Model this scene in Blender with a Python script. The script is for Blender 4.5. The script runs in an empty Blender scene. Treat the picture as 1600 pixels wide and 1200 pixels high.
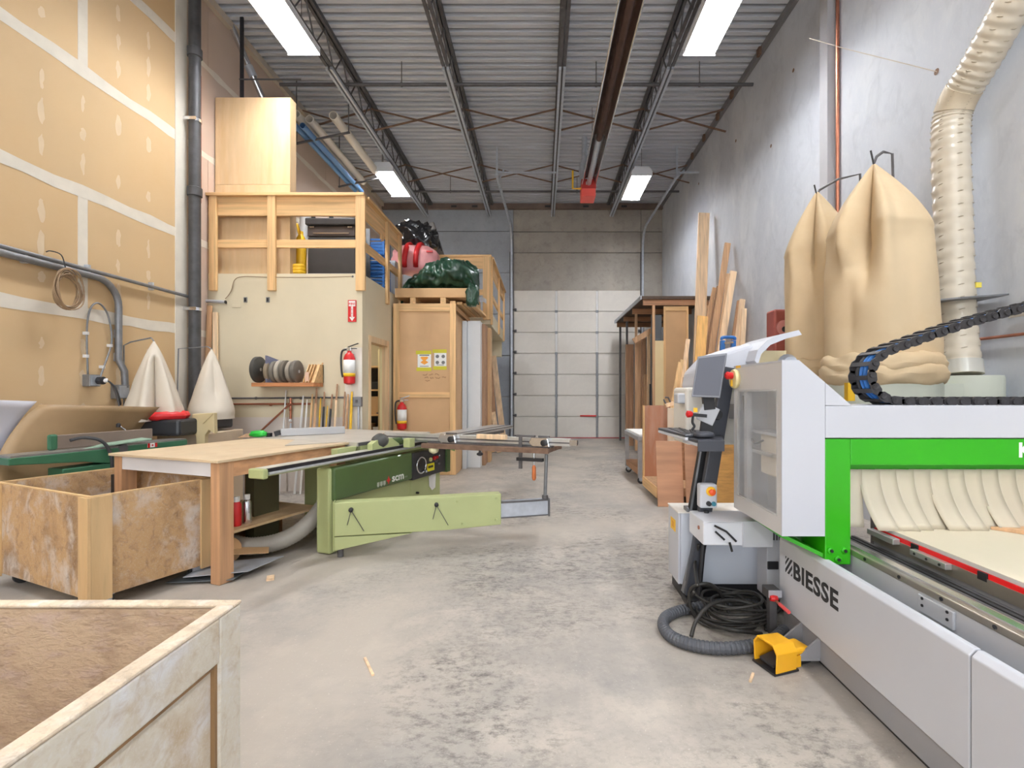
import bpy, bmesh, math, random
from mathutils import Vector, Matrix, noise
random.seed(7)
scn = bpy.context.scene
COL = scn.collection

# ------------------------------------------------------------------ camera, world, exposure
F, CX, CY, H = 760.0, 846.0, 610.0, 1.39       # focal length and principal point in pixels of 1600x1200, eye height
cam_d = bpy.data.cameras.new('camera')
cam = bpy.data.objects.new('camera', cam_d); COL.objects.link(cam)
cam.location = (0, 0, H); cam.rotation_euler = (math.pi / 2, 0, 0)
cam_d.sensor_width = 36; cam_d.lens = F / 1600 * 36
cam_d.shift_x = -(CX - 800) / 1600; cam_d.shift_y = (CY - 600) / 1600
cam_d.clip_start = 0.02
scn.camera = cam
world = bpy.data.worlds.new('world'); scn.world = world; world.use_nodes = True
bg = world.node_tree.nodes['Background']
bg.inputs[0].default_value = (0.93, 0.97, 1.0, 1); bg.inputs[1].default_value = 2.4   # bright overcast daylight through the open front
scn.view_settings.view_transform = 'Standard'; scn.view_settings.look = 'None'
scn.view_settings.exposure = 0.75; scn.view_settings.gamma = 1.0
scn.view_settings.use_curve_mapping = False
LAMP = 62.0                                      # radiance of the ceiling light diffusers

# ------------------------------------------------------------------ helpers
def at(px, py, d): return Vector(((px - CX) * d / F, d, H - (py - CY) * d / F))
def onz(px, py, z): return at(px, py, F * (H - z) / (py - CY))
def lin(v):
    v /= 255.0
    return v / 12.92 if v <= 0.04045 else ((v + 0.055) / 1.055) ** 2.4
def rgb(r, g, b, k=1.0): return (lin(r) * k, lin(g) * k, lin(b) * k, 1)

MATS = {}
def mat(name, col, rough=0.6, metal=0.0, var=0.12, scale=6.0, bump=0.0, stretch=(1, 1, 1), dirt=None, dirt_amt=0.0,
        dirt_scale=1.5, rnd=0.0, emit=None, alpha=None, trans=0.0, coat=0.0, detail=5.0, dirt_pos=0.5):
    if name in MATS: return MATS[name]
    m = bpy.data.materials.new(name); m.use_nodes = True; MATS[name] = m
    nt = m.node_tree; N = nt.nodes; L = nt.links
    b = N['Principled BSDF']
    b.inputs['Roughness'].default_value = rough; b.inputs['Metallic'].default_value = metal
    if trans: b.inputs['Transmission Weight'].default_value = trans
    if coat: b.inputs['Coat Weight'].default_value = coat
    if alpha is not None: b.inputs['Alpha'].default_value = alpha
    if emit:
        b.inputs['Emission Color'].default_value = emit[0]; b.inputs['Emission Strength'].default_value = emit[1]
    tc = N.new('ShaderNodeTexCoord'); mp = N.new('ShaderNodeMapping'); mp.inputs['Scale'].default_value = stretch
    L.new(tc.outputs['Object'], mp.inputs['Vector'])
    vec = mp.outputs['Vector']
    if rnd:
        oi = N.new('ShaderNodeObjectInfo'); va = N.new('ShaderNodeVectorMath'); va.operation = 'ADD'
        mu = N.new('ShaderNodeMath'); mu.operation = 'MULTIPLY'; mu.inputs[1].default_value = 40
        L.new(oi.outputs['Random'], mu.inputs[0]); L.new(vec, va.inputs[0]); L.new(mu.outputs[0], va.inputs[1]); vec = va.outputs[0]
    nz = N.new('ShaderNodeTexNoise'); nz.inputs['Scale'].default_value = scale; nz.inputs['Detail'].default_value = detail
    L.new(vec, nz.inputs['Vector'])
    cr = N.new('ShaderNodeValToRGB'); e = cr.color_ramp.elements
    e[0].position = 0.3; e[1].position = 0.7
    e[0].color = tuple(max(0, c * (1 - var)) for c in col[:3]) + (1,); e[1].color = tuple(min(1, c * (1 + var)) for c in col[:3]) + (1,)
    L.new(nz.outputs['Fac'], cr.inputs['Fac']); out = cr.outputs['Color']
    if dirt:
        n2 = N.new('ShaderNodeTexNoise'); n2.inputs['Scale'].default_value = dirt_scale; n2.inputs['Detail'].default_value = 7
        n2.inputs['Roughness'].default_value = 0.65; L.new(vec, n2.inputs['Vector'])
        r2 = N.new('ShaderNodeValToRGB'); r2.color_ramp.elements[0].position = dirt_pos - 0.05; r2.color_ramp.elements[1].position = dirt_pos + 0.2
        r2.color_ramp.elements[1].color = (dirt_amt,) * 3 + (1,)
        L.new(n2.outputs['Fac'], r2.inputs['Fac'])
        mx = N.new('ShaderNodeMix'); mx.data_type = 'RGBA'
        L.new(r2.outputs['Color'], mx.inputs[0]); L.new(out, mx.inputs[6]); mx.inputs[7].default_value = dirt; out = mx.outputs[2]
    if rnd:
        hs = N.new('ShaderNodeHueSaturation'); mr = N.new('ShaderNodeMapRange')
        mr.inputs[3].default_value = 1 - rnd; mr.inputs[4].default_value = 1 + rnd
        L.new(oi.outputs['Random'], mr.inputs[0]); L.new(mr.outputs[0], hs.inputs['Value']); L.new(out, hs.inputs['Color']); out = hs.outputs['Color']
    L.new(out, b.inputs['Base Color'])
    if bump:
        bp = N.new('ShaderNodeBump'); bp.inputs['Strength'].default_value = bump; bp.inputs['Distance'].default_value = 0.02
        L.new(nz.outputs['Fac'], bp.inputs['Height']); L.new(bp.outputs['Normal'], b.inputs['Normal'])
    return m
def wood(name, col, axis='z', var=0.22, rough=0.6, rnd=0.08, dirt=None, dirt_amt=0.0, fine=26.0):
    st = [fine, fine, fine]; st['xyz'.index(axis)] = 1.2
    return mat(name, col, rough, 0, var, 1.0, 0.06, tuple(st), dirt, dirt_amt, 0.25, rnd, detail=6)

WL = {}
def reg(o, wl): WL[o.name] = Vector(wl)
def adopt(o, parent):
    o.parent = parent; o.matrix_parent_inverse = Matrix.Translation(-WL[parent.name])
def props(o, label=None, cat=None, group=None, kind=None):
    if label: o['label'] = label
    if cat: o['category'] = cat
    if group: o['group'] = group
    if kind: o['kind'] = kind
    return o
def thing(name, label, cat, loc, group=None):
    o = bpy.data.objects.new(name, None); COL.objects.link(o); o.location = loc; o.empty_display_size = 0.1; reg(o, loc)
    return props(o, label, cat, group)

class MB:
    def __init__(s, M=None): s.v = []; s.f = []; s.M = M or Matrix()
    def add(s, vs, fs):
        n = len(s.v); s.v += [s.M @ Vector(p) for p in vs]; s.f += [tuple(i + n for i in f) for f in fs]; return s
    def box(s, x0, x1, y0, y1, z0, z1):
        x0, x1 = sorted((x0, x1)); y0, y1 = sorted((y0, y1)); z0, z1 = sorted((z0, z1))
        return s.add([(x0, y0, z0), (x1, y0, z0), (x1, y1, z0), (x0, y1, z0), (x0, y0, z1), (x1, y0, z1), (x1, y1, z1), (x0, y1, z1)],
                     [(3, 2, 1, 0), (4, 5, 6, 7), (0, 1, 5, 4), (1, 2, 6, 5), (2, 3, 7, 6), (3, 0, 4, 7)])
    def beam(s, a, b, w, h, up=(0, 0, 1), w2=None, h2=None):
        a = Vector(a); b = Vector(b); t = (b - a).normalized(); up = Vector(up)
        if abs(t.dot(up)) > 0.98: up = Vector((0, 1, 0))
        r = t.cross(up).normalized(); u = r.cross(t)
        w2 = w if w2 is None else w2; h2 = h if h2 is None else h2
        vs = [p + r * i * ww / 2 + u * j * hh / 2 for p, ww, hh in ((a, w, h), (b, w2, h2)) for i, j in ((-1, -1), (1, -1), (1, 1), (-1, 1))]
        return s.add(vs, [(3, 2, 1, 0), (4, 5, 6, 7), (0, 1, 5, 4), (1, 2, 6, 5), (2, 3, 7, 6), (3, 0, 4, 7)])
    def prism(s, pts, vec):
        n = len(pts); vec = Vector(vec); pts = [Vector(p) for p in pts]
        return s.add(pts + [p + vec for p in pts], [tuple(range(n - 1, -1, -1)), tuple(range(n, 2 * n))] + [(i, (i + 1) % n, (i + 1) % n + n, i + n) for i in range(n)])
    def rings(s, rs, closed=False, cap=True):
        n = len(rs[0]); m = len(rs); fs = []
        for k in range(m if closed else m - 1):
            a = k * n; b = ((k + 1) % m) * n
            fs += [(a + i, a + (i + 1) % n, b + (i + 1) % n, b + i) for i in range(n)]
        if cap and not closed: fs += [tuple(range(n - 1, -1, -1)), tuple(range((m - 1) * n, m * n))]
        return s.add([p for r in rs for p in r], fs)
    def tube(s, pts, r, n=8, closed=False, cap=True):
        pts = [Vector(p) for p in pts]; m = len(pts); rs = []; ref = None
        rf = r if callable(r) else (lambda i: r)
        for i in range(m):
            if closed: t = pts[(i + 1) % m] - pts[i - 1]
            else: t = pts[min(i + 1, m - 1)] - pts[max(i - 1, 0)]
            t = t.normalized() if t.length > 1e-9 else Vector((0, 0, 1))
            if ref is None:
                ref = Vector((0, 0, 1)) if abs(t.z) < 0.9 else Vector((1, 0, 0))
            a = (ref - t * ref.dot(t)).normalized(); ref = a; b = t.cross(a)
            rs.append([pts[i] + (a * math.cos(2 * math.pi * k / n) + b * math.sin(2 * math.pi * k / n)) * rf(i) for k in range(n)])
        return s.rings(rs, closed, cap)
    def cyl(s, a, b, r0, r1=None, n=16):
        r1 = r0 if r1 is None else r1
        return s.tube([a, b], lambda i: (r0, r1)[i], n)
    def pipe(s, a, b, ro, ri, n=20):                   # hollow tube
        a = Vector(a); b = Vector(b); t = (b - a).normalized()
        ref = Vector((0, 0, 1)) if abs(t.z) < 0.9 else Vector((1, 0, 0)); u = (ref - t * ref.dot(t)).normalized(); w = t.cross(u)
        c = lambda p, r: [p + (u * math.cos(2 * math.pi * k / n) + w * math.sin(2 * math.pi * k / n)) * r for k in range(n)]
        return s.rings([c(a, ri), c(a, ro), c(b, ro), c(b, ri)], closed=True)
    def lathe(s, prof, c=(0, 0, 0), n=20, axis='z'):
        c = Vector(c); rs = []
        for r, h in prof:
            ring = []
            for k in range(n):
                a = 2 * math.pi * k / n; x, y = r * math.cos(a), r * math.sin(a)
                ring.append(c + Vector({'z': (x, y, h), 'x': (h, x, y), 'y': (x, h, -y)}[axis]))
            rs.append(ring)
        return s.rings(rs)
    def grid(s, fn, nu, nv, thick=None):               # surface from fn(u, v) with u, v in 0..1; thick offsets a second skin
        P = [[Vector(fn(i / nu, j / nv)) for j in range(nv + 1)] for i in range(nu + 1)]
        idx = lambda i, j: i * (nv + 1) + j
        fs = [(idx(i, j), idx(i + 1, j), idx(i + 1, j + 1), idx(i, j + 1)) for i in range(nu) for j in range(nv)]
        vs = [p for row in P for p in row]
        if thick is None: return s.add(vs, fs)
        th = Vector(thick); K = len(vs)
        f2 = [tuple(reversed([q + K for q in f])) for f in fs]
        edge = [idx(i, 0) for i in range(nu + 1)] + [idx(nu, j) for j in range(1, nv + 1)] + [idx(i, nv) for i in range(nu - 1, -1, -1)] + [idx(0, j) for j in range(nv - 1, 0, -1)]
        f3 = [(edge[k], edge[k - 1], edge[k - 1] + K, edge[k] + K) for k in range(len(edge))]
        return s.add(vs + [p + th for p in vs], fs + f2 + f3)
    def build(s, name, m, parent=None, label=None, cat=None, group=None, kind=None, bevel=0.0, smooth=False, seg=2):
        lo = Vector(min(p[i] for p in s.v) for i in range(3)); hi = Vector(max(p[i] for p in s.v) for i in range(3))
        c = Vector(((lo.x + hi.x) / 2, (lo.y + hi.y) / 2, lo.z))
        me = bpy.data.meshes.new(name); me.from_pydata([p - c for p in s.v], [], s.f); me.update()
        bm = bmesh.new(); bm.from_mesh(me); bmesh.ops.recalc_face_normals(bm, faces=bm.faces); bm.to_mesh(me); bm.free()
        if smooth:
            for p in me.polygons: p.use_smooth = True
            if smooth == 'auto': me.set_sharp_from_angle(angle=math.radians(40))
        me.materials.append(m)
        o = bpy.data.objects.new(name, me); COL.objects.link(o); o.location = c; reg(o, c)
        if bevel:
            md = o.modifiers.new('edge', 'BEVEL'); md.width = bevel; md.segments = seg; md.limit_method = 'ANGLE'
        if parent is not None: adopt(o, parent)
        return props(o, label, cat, group, kind)
def bx(x0, x1, y0, y1, z0, z1, name, m, parent=None, bevel=0.0, M=None, **k):
    return MB(M).box(x0, x1, y0, y1, z0, z1).build(name, m, parent, bevel=bevel, **k)
def inst(o, name, off, parent):                        # a copy that shares mesh data, moved by off
    c = o.copy(); c.name = name; COL.objects.link(c); wl = WL[o.name] + Vector(off); c.location = wl; reg(c, wl)
    c.parent = None
    if parent is not None: adopt(c, parent)
    return c
def copy_tree(root, off, label, group=None):
    off = Vector(off); r = root.copy(); COL.objects.link(r); r.location = root.location + off; reg(r, WL[root.name] + off); r['label'] = label
    if group: r['group'] = group
    def rec(src, dst):
        for ch in list(src.children):
            c = ch.copy(); COL.objects.link(c); reg(c, WL[ch.name] + off); c.location = WL[c.name]; adopt(c, dst); rec(ch, c)
    rec(root, r)
    return r
def smoothpath(pts, n=6, closed=False):
    pts = [Vector(p) for p in pts]; m = len(pts); out = []
    for i in range(m if closed else m - 1):
        g = (lambda k: pts[k % m]) if closed else (lambda k: pts[max(0, min(m - 1, k))])
        p0, p1, p2, p3 = g(i - 1), g(i), g(i + 1), g(i + 2)
        for k in range(n):
            t = k / n
            out.append(0.5 * ((2 * p1) + (p2 - p0) * t + (2 * p0 - 5 * p1 + 4 * p2 - p3) * t * t + (3 * p1 - p0 - 3 * p2 + p3) * t ** 3))
    if not closed: out.append(pts[-1])
    return out
def text(body, size, loc, xdir, zdir, name, m, parent, bold=0.0, extrude=0.0008, width=None, space=1.0):
    cu = bpy.data.curves.new(name, 'FONT'); cu.body = body; cu.size = size; cu.extrude = extrude; cu.offset = bold; cu.space_character = space; cu.resolution_u = 3
    t = bpy.data.objects.new('tmp', cu); COL.objects.link(t); bpy.context.view_layer.update()
    me = bpy.data.meshes.new_from_object(t.evaluated_get(bpy.context.evaluated_depsgraph_get())); bpy.data.objects.remove(t)
    x = Vector(xdir).normalized(); z = Vector(zdir).normalized(); y = x.cross(z)    # text: x right, z up, y out of the page is -y here
    k = 1.0
    xs = [v.co.x for v in me.vertices]
    if width: k = width / (max(xs) - min(xs))
    x0 = min(xs)
    b = MB(); b.v = [Vector(loc) + x * ((v.co.x - x0) * k) + z * v.co.y - y * v.co.z for v in me.vertices]; b.f = [tuple(p.vertices) for p in me.polygons]
    return b.build(name, m, parent)
def frame(o, x, y=None, z=(0, 0, 1)):                   # matrix from an origin and a unit x direction in plan
    x = Vector(x).normalized(); z = Vector(z); y = z.cross(x)
    return Matrix.Translation(o) @ Matrix((x, y, z)).transposed().to_4x4()

# ------------------------------------------------------------------ materials
W_SPR_X = wood('spruce_x', rgb(220, 180, 128), 'x'); W_SPR_Y = wood('spruce_y', rgb(220, 180, 128), 'y'); W_SPR_Z = wood('spruce_z', rgb(220, 180, 128), 'z')
W_FIR_Z = wood('fir_z', rgb(200, 160, 122), 'z', rnd=0.18); W_PALE_Z = wood('pale_z', rgb(228, 198, 162), 'z', rnd=0.15)
W_BRN_Z = wood('brown_z', rgb(166, 128, 98), 'z', rnd=0.2); W_BRN_X = wood('brown_x', rgb(168, 124, 90), 'x', rnd=0.1)
MDF = mat('mdf', rgb(206, 168, 126), 0.75, var=0.06, scale=3, rnd=0.05)
PLY = mat('plywood', rgb(212, 182, 142), 0.7, var=0.14, scale=1.0, stretch=(5, 5, 0.8), dirt=rgb(200, 162, 114), dirt_amt=0.6, dirt_scale=1.3)
OKUME = wood('red_ply', rgb(198, 150, 118), 'x', var=0.2, fine=9)
GALV = mat('galvanised', rgb(196, 202, 212), 0.42, 0.6, 0.1, 14)
GALV_D = mat('galvanised_dull', rgb(140, 142, 146), 0.5, 0.7, 0.12, 14)
STEEL_D = mat('dark_steel', rgb(100, 98, 100), 0.55, 0.4, 0.15, 12)
RUST = mat('rusty_steel', rgb(124, 98, 82), 0.75, 0.2, 0.25, 14)
ALU = mat('aluminium', rgb(205, 207, 208), 0.32, 0.75, 0.05, 10, stretch=(3, 3, 3))
IRON = mat('cast_iron', rgb(158, 156, 152), 0.4, 0.6, 0.12, 8)
COPPER = mat('copper', rgb(172, 112, 88), 0.4, 0.7, 0.15, 9)
BLACK = mat('black_plastic', rgb(36, 36, 40), 0.45, 0, 0.1, 9)
BLACK_R = mat('black_rubber', rgb(52, 52, 54), 0.6, 0, 0.15, 20)
WHITE = mat('white_paint', rgb(222, 222, 222), 0.5, 0, 0.03, 4)
RED = mat('red_plastic', rgb(204, 34, 36), 0.4, 0, 0.1, 8)
YEL = mat('yellow_plastic', rgb(240, 190, 40), 0.45, 0, 0.05, 6)
BLUE = mat('blue_plastic', rgb(38, 104, 176), 0.45, 0, 0.08, 6)
PAPER = mat('paper_white', rgb(240, 240, 238), 0.7, 0, 0.02, 6)
SILVER = mat('chrome', rgb(215, 215, 218), 0.2, 0.95, 0.05, 8)
BEIGE = mat('beige_paint', rgb(216, 204, 176), 0.65, 0, 0.04, 2.0)
CARD = mat('cardboard', rgb(204, 166, 122), 0.8, 0, 0.06, 3)
# ------------------------------------------------------------------ room
XL, XR, YB, YF, ZC = -4.6, 3.5, 14.1, -5.0, 6.8
def concrete(name, base, dark, light, s=(1, 1, 1), rough=0.75, big=0.6, k1=0.55, k2=0.5, bump=0.15, crack=0.0):
    m = bpy.data.materials.new(name); m.use_nodes = True; nt = m.node_tree; N = nt.nodes; L = nt.links; b = N['Principled BSDF']
    b.inputs['Roughness'].default_value = rough
    tc = N.new('ShaderNodeTexCoord'); mp = N.new('ShaderNodeMapping'); mp.inputs['Scale'].default_value = s; L.new(tc.outputs['Object'], mp.inputs[0])
    def layer(prev, scale, lo, hi, amt, colr, det=8, dist=0.4):
        n = N.new('ShaderNodeTexNoise'); n.inputs['Scale'].default_value = scale; n.inputs['Detail'].default_value = det; n.inputs['Roughness'].default_value = 0.62; n.inputs['Distortion'].default_value = dist
        L.new(mp.outputs[0], n.inputs['Vector'])
        r = N.new('ShaderNodeValToRGB'); r.color_ramp.elements[0].position = lo; r.color_ramp.elements[1].position = hi
        r.color_ramp.elements[1].color = (amt,) * 3 + (1,); L.new(n.outputs['Fac'], r.inputs[0])
        x = N.new('ShaderNodeMix'); x.data_type = 'RGBA'; L.new(r.outputs[0], x.inputs[0])
        if prev is None: x.inputs[6].default_value = base
        else: L.new(prev, x.inputs[6])
        x.inputs[7].default_value = colr; return x.outputs[2], n
    o, n0 = layer(None, big, 0.48, 0.72, k1, dark)
    o, n1 = layer(o, big * 2.3, 0.5, 0.7, k2, light)
    o, n2 = layer(o, big * 9, 0.5, 0.75, k1 * 0.7, dark, 10, 0.8)
    o, n3 = layer(o, big * 60, 0.52, 0.8, k2 * 0.5, light, 3, 0)
    if crack:
        vo = N.new('ShaderNodeTexVoronoi'); vo.feature = 'DISTANCE_TO_EDGE'; vo.inputs['Scale'].default_value = 0.35
        ad = N.new('ShaderNodeVectorMath'); ad.operation = 'MULTIPLY_ADD'; ad.inputs[1].default_value = (0.5,) * 3
        L.new(n1.outputs['Color'], ad.inputs[0]); L.new(mp.outputs[0], ad.inputs[2]); L.new(ad.outputs[0], vo.inputs['Vector'])
        r = N.new('ShaderNodeValToRGB'); r.color_ramp.elements[0].position = 0.0; r.color_ramp.elements[1].position = 0.006
        r.color_ramp.elements[0].color = (crack,) * 3 + (1,); r.color_ramp.elements[1].color = (0, 0, 0, 1); L.new(vo.outputs['Distance'], r.inputs[0])
        x = N.new('ShaderNodeMix'); x.data_type = 'RGBA'; L.new(r.outputs[0], x.inputs[0]); L.new(o, x.inputs[6]); x.inputs[7].default_value = dark; o = x.outputs[2]
    L.new(o, b.inputs['Base Color'])
    bp = N.new('ShaderNodeBump'); bp.inputs['Strength'].default_value = bump; bp.inputs['Distance'].default_value = 0.01
    L.new(n2.outputs['Fac'], bp.inputs['Height']); L.new(bp.outputs[0], b.inputs['Normal'])
    return m
def floor_mat():
    m = bpy.data.materials.new('floor_concrete'); m.use_nodes = True; nt = m.node_tree; N = nt.nodes; L = nt.links; b = N['Principled BSDF']; b.inputs['Roughness'].default_value = .6
    tc = N.new('ShaderNodeTexCoord')
    def nz(scale, det, rough, lo, hi, top=1.0, st=(1, 1, 1), dist=0.0):
        mp = N.new('ShaderNodeMapping'); mp.inputs['Scale'].default_value = st; L.new(tc.outputs['Object'], mp.inputs[0])
        n = N.new('ShaderNodeTexNoise'); n.inputs['Scale'].default_value = scale; n.inputs['Detail'].default_value = det; n.inputs['Roughness'].default_value = rough; n.inputs['Distortion'].default_value = dist; L.new(mp.outputs[0], n.inputs['Vector'])
        r = N.new('ShaderNodeMapRange'); r.inputs[1].default_value = lo; r.inputs[2].default_value = hi; r.inputs[4].default_value = top; L.new(n.outputs['Fac'], r.inputs[0]); return r.outputs[0], n
    def mul(a, c):
        x = N.new('ShaderNodeMath'); x.operation = 'MULTIPLY'; L.new(a, x.inputs[0]); L.new(c, x.inputs[1]); return x.outputs[0]
    def mix(prev, fac, col):
        x = N.new('ShaderNodeMix'); x.data_type = 'RGBA'; L.new(fac, x.inputs[0])
        if isinstance(prev, tuple): x.inputs[6].default_value = prev
        else: L.new(prev, x.inputs[6])
        x.inputs[7].default_value = col; return x.outputs[2]
    a, _ = nz(.6, 6, .65, .4, .64, .9); o = mix(rgb(182, 173, 162), a, rgb(146, 142, 138))
    a, _ = nz(2.2, 8, .7, .5, .75, .6); o = mix(o, a, rgb(206, 195, 182))
    pa, _ = nz(.8, 5, .55, .46, .6); pb, nb = nz(13, 10, .78, .48, .64, .85, (1, 1.6, 1)); o = mix(o, mul(pa, pb), rgb(92, 88, 84))
    pa, _ = nz(.45, 3, .5, .46, .62); pb, _ = nz(30, 6, .7, .5, .7, .5); o = mix(o, mul(pa, pb), rgb(110, 106, 102))
    a, n9 = nz(70, 4, .6, .62, .74, .5); o = mix(o, a, rgb(222, 214, 204))
    L.new(o, b.inputs['Base Color']); bp = N.new('ShaderNodeBump'); bp.inputs['Strength'].default_value = .15; bp.inputs['Distance'].default_value = .01; L.new(nb.outputs['Fac'], bp.inputs['Height']); L.new(bp.outputs[0], b.inputs['Normal'])
    return m
FLOOR = floor_mat()
CONC_R = concrete('tilt_up_concrete', rgb(196, 200, 208), rgb(158, 162, 172), rgb(216, 217, 218), s=(1, 1, 0.6), big=0.5, k1=0.6, k2=0.6)
CONC_B = concrete('back_concrete', rgb(166, 160, 152), rgb(122, 117, 110), rgb(184, 177, 166), big=0.7, k1=0.6, k2=0.5)
CONC_BL = concrete('back_concrete_daylit', rgb(160, 166, 176), rgb(124, 128, 136), rgb(178, 182, 190), big=0.7, k1=0.5, k2=0.5)  # bluish daylight on the left stretch is put into this colour
DRYWALL = mat('drywall_tan', rgb(210, 180, 138), 0.8, 0, 0.05, 1.4, dirt=rgb(200, 166, 120), dirt_amt=0.5, dirt_scale=0.7)
DRY_PINK = mat('drywall_grey', rgb(205, 184, 168), 0.8, 0, 0.05, 1.2)
MUD = mat('joint_compound', rgb(222, 214, 200), 0.85, 0, 0.06, 5)

bx(XL - 0.2, XR + 0.2, YF - 0.2, YB + 0.2, -0.2, 0, 'floor', FLOOR, kind='structure')
# left wall: backing with drywall sheets, taped joints and filled screw heads on it
wl = bx(XL - 0.2, XL - 0.02, YF - 0.2, YB + 0.2, 0, ZC + 0.25, 'wall_left', DRYWALL, kind='structure')
zb = [0, 0.94, 2.16, 3.38, 4.60, 5.82, ZC]
for k in range(6):
    off = (4.88, 3.05)[k % 2]
    ys = sorted({-5.0, 6.3, 14.1} | {off + 3.66 * j for j in range(-3, 4) if -4.8 < off + 3.66 * j < 13.9 and abs(off + 3.66 * j - 6.3) > 0.3})
    for a, b in zip(ys, ys[1:]):
        bx(XL - 0.02, XL, a + 0.004, b - 0.004, zb[k] + 0.004, zb[k + 1] - 0.004, 'drywall_sheet', DRY_PINK if a >= 6.2 else DRYWALL, wl)
        if b < 6.2 and b > 0: MB().box(XL, XL + 0.002, b - 0.055, b + 0.05, zb[k] + 0.04, zb[k + 1] - 0.04).build('joint_tape', MUD, wl)
def tape(z, y0, y1, w=0.06):
    n = 40; rnd = random.Random(int(z * 100))
    j = [(rnd.uniform(-.014, .014), rnd.uniform(-.014, .014)) for _ in range(n + 1)]
    MB().grid(lambda u, v: (XL + 0.0025, y0 + (y1 - y0) * u, z + (v - 0.5) * 2 * w + j[int(round(u * n))][int(round(v))]), n, 1, (0.0005, 0, 0)).build('joint_tape', MUD, wl)
for z in zb[1:6]:
    tape(z, YF, 6.28); tape(z, 6.32, YB, 0.045)
bx(XL, XL + 0.012, 6.10, 6.30, 0, ZC, 'corner_bead', MUD, wl, bevel=0.004)
sp = MB(); r_ = random.Random(3)
for i in range(-6, 5):
    y = 4.88 + 0.406 * i
    for z in [0.3 + 0.305 * q for q in range(20)]:
        if y > 6.0 or min(abs(z - q) for q in zb) < 0.1: continue
        hw, hh = r_.uniform(0.018, 0.035), r_.uniform(0.05, 0.13)
        if r_.random() < 0.25: continue
        sp.add([(XL + 0.0015, y + r_.uniform(-.01, .01) + hw * math.cos(a) * r_.uniform(.88, 1.12), z + hh * math.sin(a) * r_.uniform(.88, 1.12)) for a in [2 * math.pi * q / 14 for q in range(14)]], [tuple(range(14))])
sp.build('filled_screw_head', mat('thin_compound', rgb(218, 196, 164), .85, 0, .05, 5), wl, kind='stuff')
# right wall, back wall, front wall with its open loading bay
wr = bx(XR, XR + 0.2, YF - 0.2, YB + 0.2, 0, ZC + 0.25, 'wall_right', CONC_R, kind='structure')
bx(XR - 0.12, XR, 5.75, 5.91, 0, ZC, 'pilaster', mat('pilaster_grey', rgb(178, 178, 182), 0.7, 0, 0.05, 3), wr)
holes = MB()
for (px, py) in ((1240, 110), (1150, 220), (1205, 228), (1092, 287), (1464, 112)):
    d = F * 3.5 / (px - CX); c = at(px, py, d); holes.lathe([(0.022, 0), (0.028, -0.004)], (XR - 0.0002, c.y, c.z), 10, 'x')
holes.build('tie_hole', RUST, wr)
DX0, DX1, DZ = -0.80, 2.86, 4.27
wb = bx(XL - 0.2, XR + 0.2, YB + 0.06, YB + 0.26, 0, ZC + 0.25, 'wall_back', CONC_B, kind='structure')
def slabs(x0, x1, zs, m):
    for a, b in zip(zs, zs[1:]): bx(x0, x1, YB, YB + 0.07, a + 0.008, b - 0.008, 'concrete_course', m, wb, bevel=0.006)
slabs(XL, DX0 - 0.02, [0, 1.2, 2.4, 3.6, 4.8, 6.0, ZC], CONC_BL)
slabs(DX0 - 0.01, DX1 + 0.02, [DZ, 5.38, 5.99, ZC], CONC_B)
slabs(DX1 + 0.03, XR, [0, 1.2, 2.4, 3.6, 5.38, 5.99, ZC], CONC_B)
bx(XL, XR, YB - 0.1, YB, 6.62, 6.78, 'ledger', mat('rusty_ledger', rgb(120, 104, 96), 0.7, 0.1, 0.2, 3), wb)
for x in (-2.6, -2.0, 1.2, 0.1, 2.3): bx(x, x + 0.16, YB - 0.106, YB - 0.1, 6.66, 6.72, 'ledger_pocket', BLACK_R, wb)
wf = MB().box(XL - 0.2, -3.9, YF - 0.2, YF, 0, ZC).box(2.8, XR + 0.2, YF - 0.2, YF, 0, ZC).box(-3.9, 2.8, YF - 0.2, YF, 5.2, ZC).build('wall_front', CONC_R, kind='structure')

# ceiling: corrugated deck in sheets
DECK = mat('steel_deck', rgb(200, 203, 210), 0.5, 0.1, 0.12, 3, stretch=(0.3, 4, 4))
ce = bx(XL - 0.2, XR + 0.2, YF - 0.2, YB + 0.2, ZC + 0.075, ZC + 0.2, 'ceiling', DECK, kind='structure')
pitch = 0.1524; prof = []
for k in range(6):
    y = k * pitch; prof += [(y, ZC), (y + 0.07, ZC), (y + 0.078, ZC + 0.07), (y + 0.144, ZC + 0.07)]
prof.append((6 * pitch, ZC))
sheet = MB()
n = len(prof); sheet.add([(x, YF + y, z) for x in (XL, XR) for y, z in prof], [(i, i + 1, n + i + 1, n + i) for i in range(n - 1)])
s0 = sheet.build('deck_sheet', DECK, ce)
for k in range(1, 21): inst(s0, 'deck_sheet', (0, k * 6 * pitch, 0), ce)
for x0, x1, nm in ((XL, XL + 0.07, 'trim_1'), (XR - 0.06, XR, 'trim_2')):
    bx(x0, x1, YF, YB, ZC - 0.11, ZC - 0.002, nm, mat('ledger_' + nm, (rgb(198, 186, 170), rgb(128, 126, 128))[nm == 'trim_2'], 0.6, 0.2, 0.12, 2), kind='structure')
tr2 = bpy.data.objects['trim_2']
for y in (7.6, 8.7, 9.4, 10.2, 11.0, 11.9): bx(XR - 0.1, XR - 0.06, y, y + 0.09, ZC - 0.15, ZC - 0.03, 'rusty_clip', RUST, tr2)

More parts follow.
